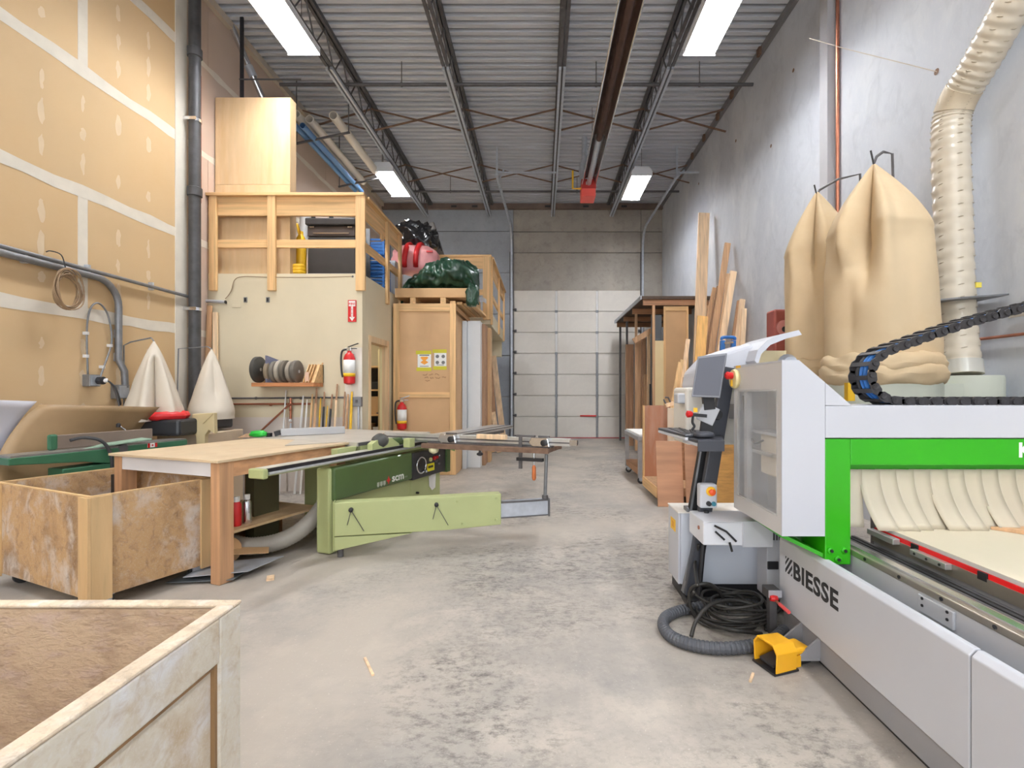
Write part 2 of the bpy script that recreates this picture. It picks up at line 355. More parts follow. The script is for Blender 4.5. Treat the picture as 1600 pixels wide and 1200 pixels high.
# open-web joists
def joist(x, label):
    t = thing('roof_joist', label, 'roof joist', (x, 4.5, 6.24), 'open web roof joists under the deck')
    MB().box(x - 0.055, x - 0.012, YF, YB, 6.72, 6.79).box(x + 0.012, x + 0.055, YF, YB, 6.72, 6.79).build('top_chord', STEEL_D, t)
    MB().box(x - 0.055, x - 0.012, YF + .6, 7.3, 6.25, 6.28).box(x + 0.012, x + 0.055, YF + .6, 7.3, 6.25, 6.28).box(x - 0.05, x - 0.012, 7.3, 13.5, 6.27, 6.29).box(x + 0.012, x + 0.05, 7.3, 13.5, 6.27, 6.29).build('bottom_chord', STEEL_D, t)
    y = YF + 0.7; ps = []
    while y < 13.7: ps.append((x, y, 6.28 if len(ps) % 2 == 0 else 6.73)); y += 0.31
    for a, b in zip(ps, ps[1:]):
        if b[1] > 5.5: MB().cyl(a, b, 0.011, n=6).build('web_rod', STEEL_D, t)
        else: wr_.cyl(a, b, 0.011, n=6)
    w_ = MB(); w_.v, w_.f = list(wr_.v), list(wr_.f); wr_.v, wr_.f = [], []
    w_.build('web_rods_behind', STEEL_D, t, kind='stuff')
    s = thing('strut_rail', 'bright slotted steel rail bolted under ' + label.split('roof joist ')[1], 'strut rail', (x, 10.4, 6.2), 'bright rails under the joists')
    for q in (-1, 1): MB().box(x + q * 0.015, x + q * 0.052, 7.3, 13.5, 6.205, 6.25).build('rail_channel', GALV, s)
    MB().box(x - 0.015, x + 0.015, 7.3, 13.5, 6.235, 6.25).build('rail_web', STEEL_D, s)
wr_ = MB()
JX = (-3.19, -1.44, 0.315, 1.94)
joist(JX[0], 'dark open web roof joist beside the tan wall, above the stored long tubes')
joist(JX[1], 'dark open web roof joist second from the tan wall')
joist(JX[2], 'dark open web roof joist beside the hanging tube heater, over the floor centre')
joist(JX[3], 'dark open web roof joist nearest the grey concrete wall')
# cross bridging and pipes
xs = (XL,) + JX + (XR,)
names = ('tan wall and first joist', 'first and second joists', 'second and third joists', 'third joist and the one over the grey machine', 'last joist and grey wall')
for y, w in ((9.2, 'front row'), (11.48, 'back row')):
    for i in range(5):
        t = thing('cross_bridging', f'rusty crossed steel braces, {w}, between {names[i]}', 'brace', ((xs[i] + xs[i + 1]) / 2, y, 6.3), 'crossed braces between the joists')
        MB().beam((xs[i], y, 6.3), (xs[i + 1], y, 6.72), 0.045, 0.014).build('brace_bar', RUST, t)
        MB().beam((xs[i], y + 0.03, 6.72), (xs[i + 1], y + 0.03, 6.3), 0.045, 0.014).build('brace_bar', RUST, t)
for y, z, lb in ((8.0, 6.42, 'dark steel pipe running across the joists near the plywood box'), (12.3, 6.42, 'dark steel pipe running across the joists near the end wall')):
    t = thing('ceiling_pipe', lb, 'pipe', (-0.5, y, z))
    MB().cyl((XL + 0.3, y, z), (XR - 0.02, y, z), 0.028, n=10).build('pipe_run', STEEL_D, t, smooth='auto')
    for x in (-2.3, 0.9, 2.6): MB().cyl((x, y, z), (x, y, ZC), 0.008, n=6).cyl((x, y - 0.0, z - 0.034), (x, y, z + 0.034), 0.02, n=8).build('hanger_rod', STEEL_D, t)

# ceiling lights
TUBE_GLOW = mat('lamp_glow', rgb(255, 255, 255), 0.5, emit=((0.97, 0.985, 1.0, 1), LAMP))
FIX = mat('fixture_white', rgb(225, 226, 230), 0.4, 0.2, 0.03, 3)
def fixture(x, y, label):
    t = thing('ceiling_light', label, 'light', (x, y, 6.0), 'ceiling lights')
    w, l, z = 0.46, 1.32, 6.0
    MB().prism([(x - 0.15, y - l / 2, z + 0.13), (x + 0.15, y - l / 2, z + 0.13), (x + w / 2, y - l / 2, z + 0.02), (x - w / 2, y - l / 2, z + 0.02)], (0, l, 0)).build('housing', FIX, t)
    for q in (-1.5, -0.5, 0.5, 1.5): MB().box(x + q * 0.105 - 0.036, x + q * 0.105 + 0.036, y - l / 2 + 0.03, y + l / 2 - 0.03, z - 0.004, z + 0.012).build('lamp_tube', TUBE_GLOW, t)
    for q in (-2, -1, 0, 1, 2): MB().box(x + q * 0.105 - 0.006, x + q * 0.105 + 0.006, y - l / 2, y + l / 2, z - 0.045, z + 0.02).build('reflector_fin', FIX, t)
    for q in (-1, 1): bx(x - .22, x + .22, y + q * l / 2 - .004, y + q * l / 2 + .004, z - .07, z + .02, 'end_plate', FIX, t)
    for q in (-0.5, 0.5): MB().cyl((x, y + q * l * 0.9, z + 0.12), (x, y + q * l * 0.9, ZC), 0.005, n=6).build('hanger_wire', STEEL_D, t)
fixture(-3.3, 10.75, 'lit ceiling light over the mezzanine, beside the stored white tube')
fixture(2.13, 10.95, 'lit ceiling light above the overhead door rail, beside the red heater box')
fixture(-3.22, 5.93, 'lit ceiling light above the tall plywood box')
fixture(2.14, 5.94, 'lit ceiling light beside the tube heater, above the canvas dust bags')
for x, y, a in ((-3.3, 1.6, 'tan wall side, second from the loading bay'), (2.13, 1.5, 'grey wall side, second from the loading bay'), (-3.3, -2.9, 'tan wall side, closest to the loading bay'), (2.13, -2.9, 'grey wall side, closest to the loading bay')):
    fixture(x, y, 'lit ceiling light behind the viewer, ' + a)

# radiant tube heater
t = thing('tube_heater', 'long ceiling tube heater with shiny reflector and red burner box', 'heater', (0.97, 10, 5.5))
hx, hz = 0.97, 5.6
pr = [(-0.135, 0.0), (-0.13, -0.012), (-0.085, 0.1), (0, 0.135), (0.085, 0.1), (0.13, -0.012), (0.135, 0.0), (0.09, 0.112), (0, 0.15), (-0.09, 0.112)]
REFL = mat('heater_reflector', rgb(176, 172, 170), 0.25, 0.9, 0.08, 5); REFL_D = mat('heater_reflector_brown', rgb(160, 140, 130), 0.3, 0.85, 0.15, 5)  # far length greyer, long near length browner
MB().prism([(hx + a, -3.0, hz + b) for a, b in pr], (0, 11.2, 0)).build('reflector', REFL_D, t)
MB().prism([(hx + a, 8.2, hz + b) for a, b in pr], (0, 1.7, 0)).build('reflector', REFL, t)
for q in (-1, 1): MB().tube([(hx + q * 0.135, -3, hz - 0.004), (hx + q * 0.135, 9.9, hz - 0.004)], 0.014, 6).build('reflector_lip', SILVER, t)
MB().cyl((hx, -3, hz + 0.03), (hx, 8.2, hz + 0.03), 0.05, n=14).build('heat_tube', mat('heat_tube', rgb(84, 62, 54), 0.55, 0.4, 0.15, 6), t, smooth='auto')
MB().cyl((hx, 8.2, hz + 0.03), (hx, 9.95, hz + 0.03), 0.05, n=14).build('heat_tube', GALV, t, smooth='auto')
bo = MB().box(hx - 0.15, hx + 0.15, 9.95, 10.35, hz - 0.08, hz + 0.12).build('burner_box', mat('burner_dark_red', rgb(176, 44, 38), 0.5, 0, 0.1, 6), t, bevel=0.01)
bx(hx - 0.15, hx + 0.14, 9.93, 10.33, hz - 0.24, hz - 0.082, 'burner_base', mat('burner_red', rgb(236, 92, 80), 0.5, 0, 0.05, 6), t, bevel=0.01)
bx(hx - 0.06, hx + 0.01, 9.945, 9.95, hz + 0.0, hz + 0.06, 'rating_label', PAPER, bo)
MB().tube([(hx - 0.1, 10.15, hz + 0.1), (hx - 0.12, 10.3, hz + 0.45), (hx - 0.05, 10.4, hz + 0.8), (hx - 0.05, 10.4, ZC)], 0.06, 12).build('vent_duct', GALV, t, smooth='auto')
MB().tube([(hx - 0.32, 10.1, hz + 0.35), (hx - 0.32, 10.1, hz - 0.02), (hx - 0.15, 10.1, hz - 0.02)], 0.02, 8).build('gas_pipe', YEL, t, smooth='auto')
for y in (3, 6, 9.3): MB().tube([(hx, y, hz + 0.15), (hx, y, ZC)], 0.005, 6).build('hanger_rod', STEEL_D, t)

# overhead door
DOOR = mat('door_white', rgb(226, 221, 214), 0.6, 0, 0.05, 2.0, dirt=rgb(196, 192, 188), dirt_amt=0.5, dirt_scale=1.2)
dr = bx(DX0, DX1, YB + 0.045, YB + 0.055, 0.02, DZ, 'door_2', DOOR, kind='structure')
dr['label'] = 'white sectional overhead door in the concrete end wall'
ph = DZ / 7
for k in range(7):
    for x0, x1 in ((0, 1.2), (1.26, 2.38), (2.44, 3.66)):
        bx(DX0 + x0 + 0.004, DX0 + x1, YB - 0.005, YB + 0.045, 0.03 + k * ph, 0.03 + (k + 1) * ph - 0.018, 'door_panel', DOOR, dr, bevel=0.008)
    for x in (1.23, 2.41):
        bx(DX0 + x - 0.03, DX0 + x + 0.03, YB - 0.02, YB + 0.04, 0.03 + k * ph, 0.03 + (k + 1) * ph - 0.03, 'stile', WHITE if k > 3 else GALV_D, dr)
        if k: bx(DX0 + x - 0.04, DX0 + x + 0.04, YB - 0.03, YB - 0.02, k * ph - 0.02, k * ph + 0.05, 'hinge', GALV_D, dr)
    for x in (DX0 + 0.02, DX1 - 0.06):
        MB().box(x, x + 0.06, YB - 0.04, YB, k * ph + 0.02, k * ph + 0.1).cyl((x + 0.03, YB - 0.05, k * ph + 0.06), (x - 0.06 if x < 0 else x + 0.12, YB - 0.05, k * ph + 0.06), 0.022, n=8).build('roller', STEEL_D, dr)
bx(DX0, DX1, YB - 0.01, YB + 0.05, 0.0, 0.028, 'bottom_seal', mat('faded_red', rgb(190, 96, 100), 0.7, 0, 0.15, 4), dr)
MB().box(1.12, 1.60, YB - 0.03, YB - 0.005, 0.635, 0.672).build('lift_handle', RED, dr)
def track(x, xe, lb, hang):
    t = thing('door_track', lb, 'door track', (x, YB - 0.1, 0.03), 'overhead door tracks')
    yk = YB - 0.08
    pts = [(x, yk, 0.03), (x, yk, 5.5)] + [(x, yk - 0.5 * (1 - math.cos(a)), 5.5 + 0.5 * math.sin(a)) for a in [math.pi / 2 * k / 6 for k in range(1, 7)]] + [(xe, 10.6, 6.1)]
    MB().tube(pts, 0.035, 6).build('rail', GALV, t)
    MB().box(x - 0.06, x + 0.02, YB - 0.03, YB, 0.03, 5.4).build('mounting_angle', STEEL_D, t)
    MB().beam((xe, 10.7, 6.1), (xe, 10.7, 6.75), 0.04, 0.03).beam((hang, 10.65, 6.16), (xe, 10.65, 6.16), 0.04, 0.03).beam((xe + 0.15 * (1 if hang > xe else -1), 10.66, 6.22), (xe, 11.0, 6.1), 0.035, 0.02).build('hanger', GALV, t)
track(DX0 - 0.06, -0.98, 'galvanised door track bending overhead, on the mezzanine side of the white door', 0.315)
track(DX1 + 0.06, 2.98, 'galvanised door track bending overhead, on the grey wall side of the white door', 3.45)
# ------------------------------------------------------------------ office under the mezzanine
OX, OY, ZD = -2.47, 6.71, 3.0
woff = MB().box(XL, OX, OY, OY + 0.1, 0, ZD).build('wall_office_front', BEIGE, kind='structure')
bx(XL, OX, OY - 0.003, OY, 0, 1.02, 'painted_band', mat('grey_white_paint', rgb(214, 204, 196), 0.6, 0, 0.06, 2), woff)
bx(OX - 0.24, OX - 0.002, OY - 0.006, OY - 0.003, 0, 1.98, 'white_patch', mat('patch_white', rgb(228, 222, 210), 0.6, 0, 0.04, 3), woff)
DY0, DY1, DH = 7.0, 7.8, 2.12
MB().box(OX - 0.1, OX, OY + 0.1, DY0, 0, ZD).box(OX - 0.1, OX, DY1, 9.75, 0, ZD).box(OX - 0.1, OX, DY0, DY1, DH, ZD).build('wall_office_side', BEIGE, kind='structure')
MB().box(-2.47, -1.5, 9.75, 9.85, 0, 2.8).box(-1.55, -1.45, 9.85, 13.3, 0, 2.8).build('wall_office_rear', BEIGE, kind='structure')
MB().box(XL, OX - 0.1, 9.6, 9.7, 0, ZD - 0.3).build('wall_office_inside', mat('cream_paint', rgb(236, 226, 196), 0.6, 0, 0.03, 2), kind='structure')
MB().box(XL, OX - 0.11, OY + 0.1, 9.75, ZD - 0.28, ZD - 0.01).box(XL, -1.03, 9.77, 13.4, 2.72, ZD - 0.01).build('floor_mezzanine', BEIGE, kind='structure')
MB().box(-1.5, -1.08, 13.1, 13.3, 2.3, 2.72).build('trim_3', BEIGE, kind='structure')
# door
d1 = thing('door_1', 'beige office door standing ajar in its pale wood frame', None, (OX, 7.4, 0)); d1['kind'] = 'structure'
JW = wood('jamb_wood', rgb(226, 196, 156), 'z')
bx(OX - 0.12, OX + 0.012, DY0 - 0.06, DY0 + 0.025, 0, DH + 0.06, 'door_jamb', JW, d1); bx(OX - 0.12, OX + 0.012, DY1 - 0.025, DY1 + 0.06, 0, DH + 0.06, 'door_jamb', JW, d1)
bx(OX - 0.12, OX + 0.012, DY0 + 0.025, DY1 - 0.025, DH - 0.03, DH + 0.06, 'door_head', JW, d1)
a, b = Vector((OX - 0.09, DY1 - 0.03, 0)), Vector((OX - 0.35, DY1 + 0.66, 0))
lf = MB().beam((a.x, a.y, 1.05), (b.x, b.y, 1.05), 0.04, 2.06).build('door_leaf', mat('door_beige', rgb(222, 208, 160), 0.5, 0, 0.05, 1, stretch=(4, 4, .5)), d1)
kp = a.lerp(b, 0.9) + Vector((-0.04, -0.03, 1.0)); MB().lathe([(0.012, 0), (0.012, 0.03), (0.028, 0.04), (0.028, 0.06), (0.01, 0.07)], kp, 10, 'x').build('knob', STEEL_D, lf, smooth='auto')
# shelving seen through the door
t = thing('office_shelf', 'open wooden shelf unit seen through the office doorway', 'shelf', (-3.1, 8.9, 0))
for z in (0.05, 0.48, 0.93, 1.38, 1.8): bx(-3.6, -2.78, 8.7, 9.1, z, z + 0.03, 'shelf_board', W_SPR_X, t)
for x in (-3.6, -2.8): bx(x, x + 0.03, 8.7, 9.1, 0, 1.83, 'upright', W_SPR_Z, t)
bx(-3.57, -2.8, 9.08, 9.1, 0.05, 1.8, 'back_panel', BLACK_R, t)
for x, z, w, h, m, lb, nm, ca in ((-3.02, 0.96, 0.2, 0.3, CARD, 'cardboard carton on the office shelf, second shelf from the top', 'carton', 'box'), (-2.95, 0.51, 0.16, 0.2, WHITE, 'small white carton on the lower middle office shelf', 'carton', 'box'),
                      (-3.05, 1.41, 0.24, 0.12, BLACK, 'black case lying on the upper office shelf', 'tool_case', 'case'), (-3.15, 0.51, 0.16, 0.26, MDF, 'brown carton on the lower middle office shelf', 'carton', 'box'), (-3.0, 0.08, 0.12, 0.28, PAPER, 'white canister on the bottom office shelf', 'canister', 'canister')):
    o = thing(nm, lb, ca, (x, 8.8, z)); bx(x - w / 2, x + w / 2, 8.75, 9.0, z + .001, z + h, 'body', m, o, bevel=0.006); bx(x - w / 2 - .003, x + w / 2 + .003, 8.747, 9.003, z + h, z + h + 0.02, 'lid', m, o)
t = thing('office_lamp', 'round lit ceiling lamp inside the office', 'light', (-3.3, 7.9, 2.6))
MB().lathe([(0.2, 2.72), (0.21, 2.68), (0.02, 2.66)], (-3.3, 7.9, 0), 20).build('lamp_base', FIX, t)
MB().lathe([(0.19, 2.665), (0.17, 2.62), (0.02, 2.6)], (-3.3, 7.9, 0), 20).build('lamp_dome', mat('office_glow', rgb(255, 250, 235), 0.5, emit=((1, 0.93, 0.78, 1), 22)), t, smooth=True)

# railings: posts, boards and caps
rail = thing('mezzanine_railing', 'spruce timber railing along the front and side of the mezzanine', 'railing', (-3.3, OY, 2.76))
for x0, x1 in ((-4.56, -4.46), (-3.76, -3.65), (-2.55, -2.42)):
    bx(x0, x1, OY - 0.045, OY - 0.002, 2.76, 4.06, 'post', W_SPR_Z, rail, bevel=0.004)
bx(-4.6, -2.43, OY - 0.06, OY + 0.1, 4.06, 4.10, 'cap_rail', W_SPR_X, rail, bevel=0.004)
bx(-4.6, -2.55, OY + 0.0, OY + 0.038, 3.80, 4.06, 'rail_board', W_SPR_X, rail, bevel=0.003); bx(-4.6, -2.55, OY + 0.0, OY + 0.038, 3.36, 3.47, 'rail_board', W_SPR_X, rail, bevel=0.003)
for y in (7.68, 8.36): bx(OX + 0.002, OX + 0.045, y, y + 0.1, 2.76, 4.06, 'post', W_SPR_Z, rail, bevel=0.004)
bx(OX - 0.1, OX + 0.06, OY + 0.1, 8.46, 4.06, 4.10, 'cap_rail', W_SPR_Y, rail, bevel=0.004)
bx(OX - 0.038, OX, OY + 0.04, 8.46, 3.80, 4.06, 'rail_board', W_SPR_Y, rail, bevel=0.003); bx(OX - 0.038, OX, OY + 0.04, 8.46, 3.36, 3.47, 'rail_board', W_SPR_Y, rail, bevel=0.003)
bx(OX - 0.02, OX + 0.01, 7.5, 7.6, 3.72, 3.8, 'block', W_SPR_Z, rail)
r2 = thing('rear_mezzanine_railing', 'spruce timber railing on the overhanging rear mezzanine beside the green tarp', 'railing', (-1.6, 9.77, 2.8))
RX = -1.03
bx(RX - 0.14, RX + 0.02, 9.70, 9.768, 2.8, 4.06, 'post', W_SPR_Z, r2, bevel=0.004)
bx(-2.4, RX + 0.03, 9.70, 9.86, 4.06, 4.10, 'cap_rail', W_SPR_X, r2, bevel=0.004); bx(-2.4, RX - 0.14, 9.73, 9.768, 3.83, 4.06, 'rail_board', W_SPR_X, r2); bx(-2.4, RX - 0.14, 9.73, 9.768, 3.3, 3.41, 'rail_board', W_SPR_X, r2)
for y in (9.80, 11.5, 13.0): bx(RX + 0.002, RX + 0.045, y, y + 0.09, 2.72, 4.06, 'post', W_SPR_Z, r2, bevel=0.004)
bx(RX - 0.08, RX + 0.06, 9.86, 13.3, 4.06, 4.10, 'cap_rail', W_SPR_Y, r2); bx(RX - 0.038, RX, 9.8, 13.3, 3.83, 4.06, 'rail_board', W_SPR_Y, r2); bx(RX - 0.038, RX, 9.8, 13.3, 3.3, 3.41, 'rail_board', W_SPR_Y, r2)

# ------------------------------------------------------------------ on the mezzanine
t = thing('plywood_box', 'tall plywood box standing on the mezzanine behind the railing', 'plywood box', (-4.0, 6.9, ZD))
for z0, z1 in ((ZD, 4.28), (4.284, 5.5)): bx(-4.58, -3.53, 6.83, 6.85, z0, z1, 'front_panel', PLY, t)
bx(-3.55, -3.53, 6.852, 7.0, ZD, 5.5, 'side_panel', PLY, t); bx(-4.58, -3.53, 6.85, 7.0, 5.5, 5.515, 'top_panel', PLY, t); bx(-4.58, -4.56, 6.852, 7.0, ZD, 5.5, 'side_panel', PLY, t)
t = thing('steel_cabinet', 'dark steel flip-front cabinet on the mezzanine behind the spruce railing', 'cabinet', (-3.1, 7.3, ZD))
DK = mat('cabinet_dark', rgb(74, 72, 72), 0.45, 0.3, 0.08, 4)
bx(-3.46, -2.76, 7.2, 7.6, ZD, 3.66, 'body', DK, t, bevel=0.01); bx(-3.46, -2.76, 7.19, 7.6, 3.67, 3.82, 'flip_door', mat('cabinet_brown', rgb(84, 74, 70), 0.45, 0.2, 0.1, 4), t, bevel=0.01)
bx(-3.48, -2.74, 7.15, 7.6, 3.83, 3.93, 'hood', DK, t, bevel=0.015)
bx(-3.37, -2.84, 7.175, 7.19, 3.7, 3.72, 'handle', SILVER, t)
for x in (-3.42, -2.86): bx(x, x + 0.07, 7.17, 7.2, 3.79, 3.81, 'hinge', SILVER, t)
bx(-3.46, -2.76, 7.185, 7.2, 3.02, 3.12, 'kick_plate', GALV_D, t)
t = thing('yellow_jug', 'yellow plastic jug beside the dark cabinet on the mezzanine', 'jug', (-3.55, 7.25, ZD))
MB().lathe([(0.06, ZD), (0.075, ZD + 0.02), (0.075, ZD + 0.5), (0.07, ZD + 0.62), (0.03, ZD + 0.7)], (-3.56, 7.2, 0), 14).build('body', YEL, t, smooth='auto')
MB().lathe([(0.034, ZD + 0.7), (0.034, ZD + 0.74)], (-3.56, 7.2, 0), 12).build('cap', YEL, t)
MB().tube(smoothpath([(-3.54, 7.14, ZD + .64), (-3.53, 7.06, ZD + .7), (-3.54, 7.05, ZD + .8), (-3.56, 7.16, ZD + .74)], 4), 0.014, 8).build('handle', YEL, t, smooth=True)
t = thing('yellow_hose_reel', 'yellow lump of hose low on the mezzanine floor beside the cabinet', 'hose', (-3.52, 7.12, ZD))
MB().tube(smoothpath([(-3.52 + 0.1 * math.cos(q), 7.0 + 0.07 * math.sin(q), ZD + 0.05 + 0.006 * k) for k, q in enumerate([k * 0.9 for k in range(22)])], 3), 0.028, 8).build('hose', YEL, t, smooth=True)
t = thing('white_roll', 'white foam roll standing between plywood box and dark cabinet', 'roll', (-3.62, 7.3, ZD))
MB().pipe((-3.68, 7.4, ZD), (-3.64, 7.5, 4.15), 0.07, 0.03).build('roll', WHITE, t, smooth='auto'); MB().cyl((-3.69, 7.38, ZD + .5), (-3.68, 7.41, ZD + .56), 0.073).build('band', GALV, t)
t = thing('step_ladder', 'black folded ladder leaning behind the plywood box', 'ladder', (-3.55, 7.9, ZD))
for x in (-3.75, -3.45): MB().beam((x + .3, 7.7, ZD), (x - 0.2, 8.3, 4.75), 0.06, 0.025).build('side_rail', BLACK, t)
for k in range(6):
    f = (k + 1) / 7; p = Vector((-3.45, 7.7, ZD)).lerp(Vector((-3.95, 8.3, 4.75)), f); MB().beam(p, p + Vector((0.3, 0, 0)), 0.05, 0.02).build('rung', BLACK, t)
# blue stacking crates seen between the side rails
def crate(x, y, z, label):
    t = thing('plastic_crate', label, 'crate', (x, y, z), 'blue crates on the mezzanine')
    for s_ in (-1, 1):
        for k in range(5): bx(x - 0.2, x + 0.2, y + s_ * 0.15 - .006, y + s_ * 0.15 + .006, z + 0.02 + k * 0.055, z + 0.05 + k * 0.055, 'slat', BLUE, t)
        for k in range(5): bx(x + s_ * 0.2 - .006, x + s_ * 0.2 + .006, y - .15, y + .15, z + 0.02 + k * 0.055, z + 0.05 + k * 0.055, 'slat', BLUE, t)
        for q in (-1, 1): bx(x + s_ * 0.2 - .015, x + s_ * 0.2 + .015, y + q * 0.15 - .015, y + q * 0.15 + .015, z, z + 0.28, 'corner_post', BLUE, t)
    bx(x - .19, x + .19, y - .14, y + .14, z, z + 0.012, 'bottom', BLUE, t)
crate(-2.78, 8.1, 3.6, 'blue plastic crate at the top of the stack behind the side railing'); crate(-2.78, 8.1, 3.29, 'blue plastic crate in the middle of the stack behind the side railing'); crate(-2.78, 8.1, ZD, 'blue plastic crate at the bottom of the stack behind the side railing')
t = thing('white_carton', 'white carton beside the blue crates on the mezzanine', 'box', (-2.72, 8.75, ZD)); bx(-2.95, -2.56, 8.5, 9.0, ZD, 3.62, 'body', WHITE, t, bevel=.006); bx(-2.955, -2.555, 8.495, 9.005, 3.62, 3.66, 'lid', PAPER, t)
t = thing('grey_panel_stack', 'pale grey panels standing behind the dark cabinet on the mezzanine', 'panel', (-3.0, 7.9, ZD))
for k in range(4): bx(-3.42 + .17 * k, -3.30 + .17 * k, 7.85 + .02 * k, 7.87 + .02 * k, ZD, 4.08 - .02 * k, 'panel', (WHITE, GALV_D)[k % 2], t)

# long tubes stored under the roof
def ltube(name, x, z, y0, y1, r, m, label, grp):
    t = thing(name, label, 'tube', (x, (y0 + y1) / 2, z - r), grp); MB().pipe((x, y0, z), (x, y1, z), r, r * 0.86).build('tube_wall', m, t, smooth='auto'); MB().cyl((x, y0 + .35, z), (x, y0 + .38, z), r * .86, n=20).build('inner_plug', BLACK_R, t)
TW = mat('pipe_white', rgb(226, 218, 206), 0.5, 0, 0.04, 3); TB = mat('pipe_blue', rgb(96, 140, 190), 0.4, 0.1, 0.05, 3)
ltube('cardboard_tube', -3.49, 6.0, 8.15, 10.2, 0.075, TW, 'thick white tube stored under the roof, closest to the ceiling light', 'stored tubes under the roof')
ltube('cardboard_tube', -3.96, 6.02, 8.3, 10.8, 0.07, TW, 'white tube stored under the roof next to the blue pipes', 'stored tubes under the roof')
ltube('cardboard_tube', -4.14, 6.05, 8.2, 10.6, 0.07, TW, 'white tube stored under the roof closest to the tan wall', 'stored tubes under the roof')
ltube('blue_pipe', -4.12, 5.82, 8.1, 10.75, 0.05, TB, 'pale blue pipe under the roof, tan wall side of the two', 'stored tubes under the roof')
ltube('blue_pipe', -3.98, 5.80, 8.1, 10.75, 0.05, TB, 'pale blue pipe under the roof, light side of the two', 'stored tubes under the roof')
for y, lb in ((8.5, 'front dark steel hanger bar carrying the stored tubes'), (10.3, 'rear dark steel hanger bar carrying the stored tubes')):
    t = thing('tube_hanger', lb, 'hanger', (-3.8, y, 5.7)); MB().beam((-4.3, y, 5.70), (-3.35, y, 5.90), 0.03, 0.03).build('bar', STEEL_D, t)
    for x, z in ((-4.28, 5.7), (-3.37, 5.9)): MB().cyl((x, y, z), (x, y, ZC), 0.01, n=6).build('drop_rod', STEEL_D, t)
t = thing('silver_conduit', 'shiny silver pipe dropping from the roof behind the plywood box', 'pipe', at(412, 152, 7.5)); 
MB().tube([at(340, -8, 7.1), at(372, 64, 7.2), at(392, 112, 7.35), at(420, 175, 7.6)], 0.045, 12).build('pipe_run', SILVER, t, smooth='auto')
MB().cyl(at(388, 103, 7.33), at(396, 120, 7.38), 0.06).build('coupling', GALV, t, smooth='auto')
t = thing('black_hanger_post', 'black steel strap hanging above the plywood box', 'hanger', at(378, 155, 7.05)); MB().beam(at(378, 158, 7.05), at(378, 27, 7.05), 0.05, 0.02).build('strap', BLACK, t); MB().beam(at(374, 124, 7.04), at(470, 124, 7.04), 0.016, 0.016).build('cross_rod', STEEL_D, t)

# ------------------------------------------------------------------ tall enclosure with notices
CY0, CX0, CX1, CZ = 8.0, -2.44, -1.41, 2.82
t = thing('tall_cabinet', 'tall fibreboard enclosure framed in spruce with two taped notices', 'cabinet', (-1.93, CY0, 0))
bx(CX0, CX0 + 0.1, CY0, CY0 + 0.04, 0, CZ, 'stile', W_SPR_Z, t, bevel=.003); bx(CX1 - 0.1, CX1, CY0, CY0 + 0.04, 0, CZ, 'stile', W_SPR_Z, t, bevel=.003)
for z0, z1 in ((CZ - 0.13, CZ), (1.27, 1.36), (0, 0.12)): bx(CX0 + 0.1, CX1 - 0.1, CY0, CY0 + 0.04, z0, z1, 'cross_rail', W_SPR_X, t, bevel=.003)
for z0, z1 in ((0.12, 1.27), (1.36, CZ - 0.13)): bx(CX0 + 0.1, CX1 - 0.1, CY0 + 0.025, CY0 + 0.04, z0, z1, 'panel', MDF, t)
bx(CX1 - 0.02, CX1, CY0 + 0.04, 9.6, 0, 2.66, 'side_panel', MDF, t); bx(CX0, CX0 + 0.02, CY0 + 0.04, 9.6, 0, CZ - .1, 'side_panel', MDF, t); bx(CX0, CX1, CY0 + .04, 9.6, CZ - 0.1, CZ - .02, 'top_panel', MDF, t)
ORG = mat('print_orange', rgb(240, 160, 60), 0.7, 0, 0.02, 5); TAPE = mat('yellow_tape', rgb(206, 198, 40), 0.5, 0, 0.05, 5); INK = mat('ink_grey', rgb(120, 120, 120), 0.7, 0, 0.02, 5)
yq = CY0 + 0.0245
for px0, px1, py0, py1, kind in ((652, 673, 552, 575, 0), (678, 697, 550, 573, 1)):
    a, b = at(px0, py0, CY0), at(px1, py1, CY0)
    n_ = MB().box(a.x, b.x, yq - 0.001, yq, b.z, a.z).build('notice', PAPER, t)
    bx(a.x - .03, b.x + .005, yq - .002, yq - .001, a.z - .015, a.z + .045, 'tape', TAPE, n_); bx(a.x - .02, b.x + .005, yq - .002, yq - .001, b.z - .05, b.z + .01, 'tape', TAPE, n_)
    c = (a + b) / 2; w = (b.x - a.x)
    if kind == 0:
        bx(a.x + .03, b.x - .03, yq - .002, yq - .001, a.z - .04, a.z - .022, 'print_line', INK, n_)
        MB().add([(c.x + x * w, yq - .002, c.z + z * w) for x, z in ((-.22, .3), (.22, .3), (.3, .22), (.1, .02), (.3, -.12), (0, -.3), (-.3, -.12), (-.1, .02), (-.3, .22))], [tuple(range(9))]).build('print_emblem', ORG, n_)
    else:
        for i in (-1, 1):
            for j in (-1, 1): MB().lathe([(.03, 0), (.02, -.001)], (c.x + i * w * .24, yq - .001, c.z + j * w * .25), 8, 'y').build('print_symbol', INK, n_)
    bx(a.x + .04, b.x - .04, yq - .002, yq - .001, b.z + .025, b.z + .035, 'print_line', INK, n_)
hw = MB(); r_ = random.Random(5)
for row, (x0, x1, py) in enumerate(((660, 688, 585), (663, 694, 590), (664, 672, 595))):
    x = x0
    while x < x1:
        w = r_.uniform(5, 8); pts = [at(x + w * q / 5, py + r_.uniform(-1.4, 1.4), CY0) for q in range(6)]
        hw.tube([(p.x, yq, p.z) for p in pts], 0.004, 4); x += w + 3
hw.build('handwriting', mat('pencil', rgb(140, 100, 66), .8), t)

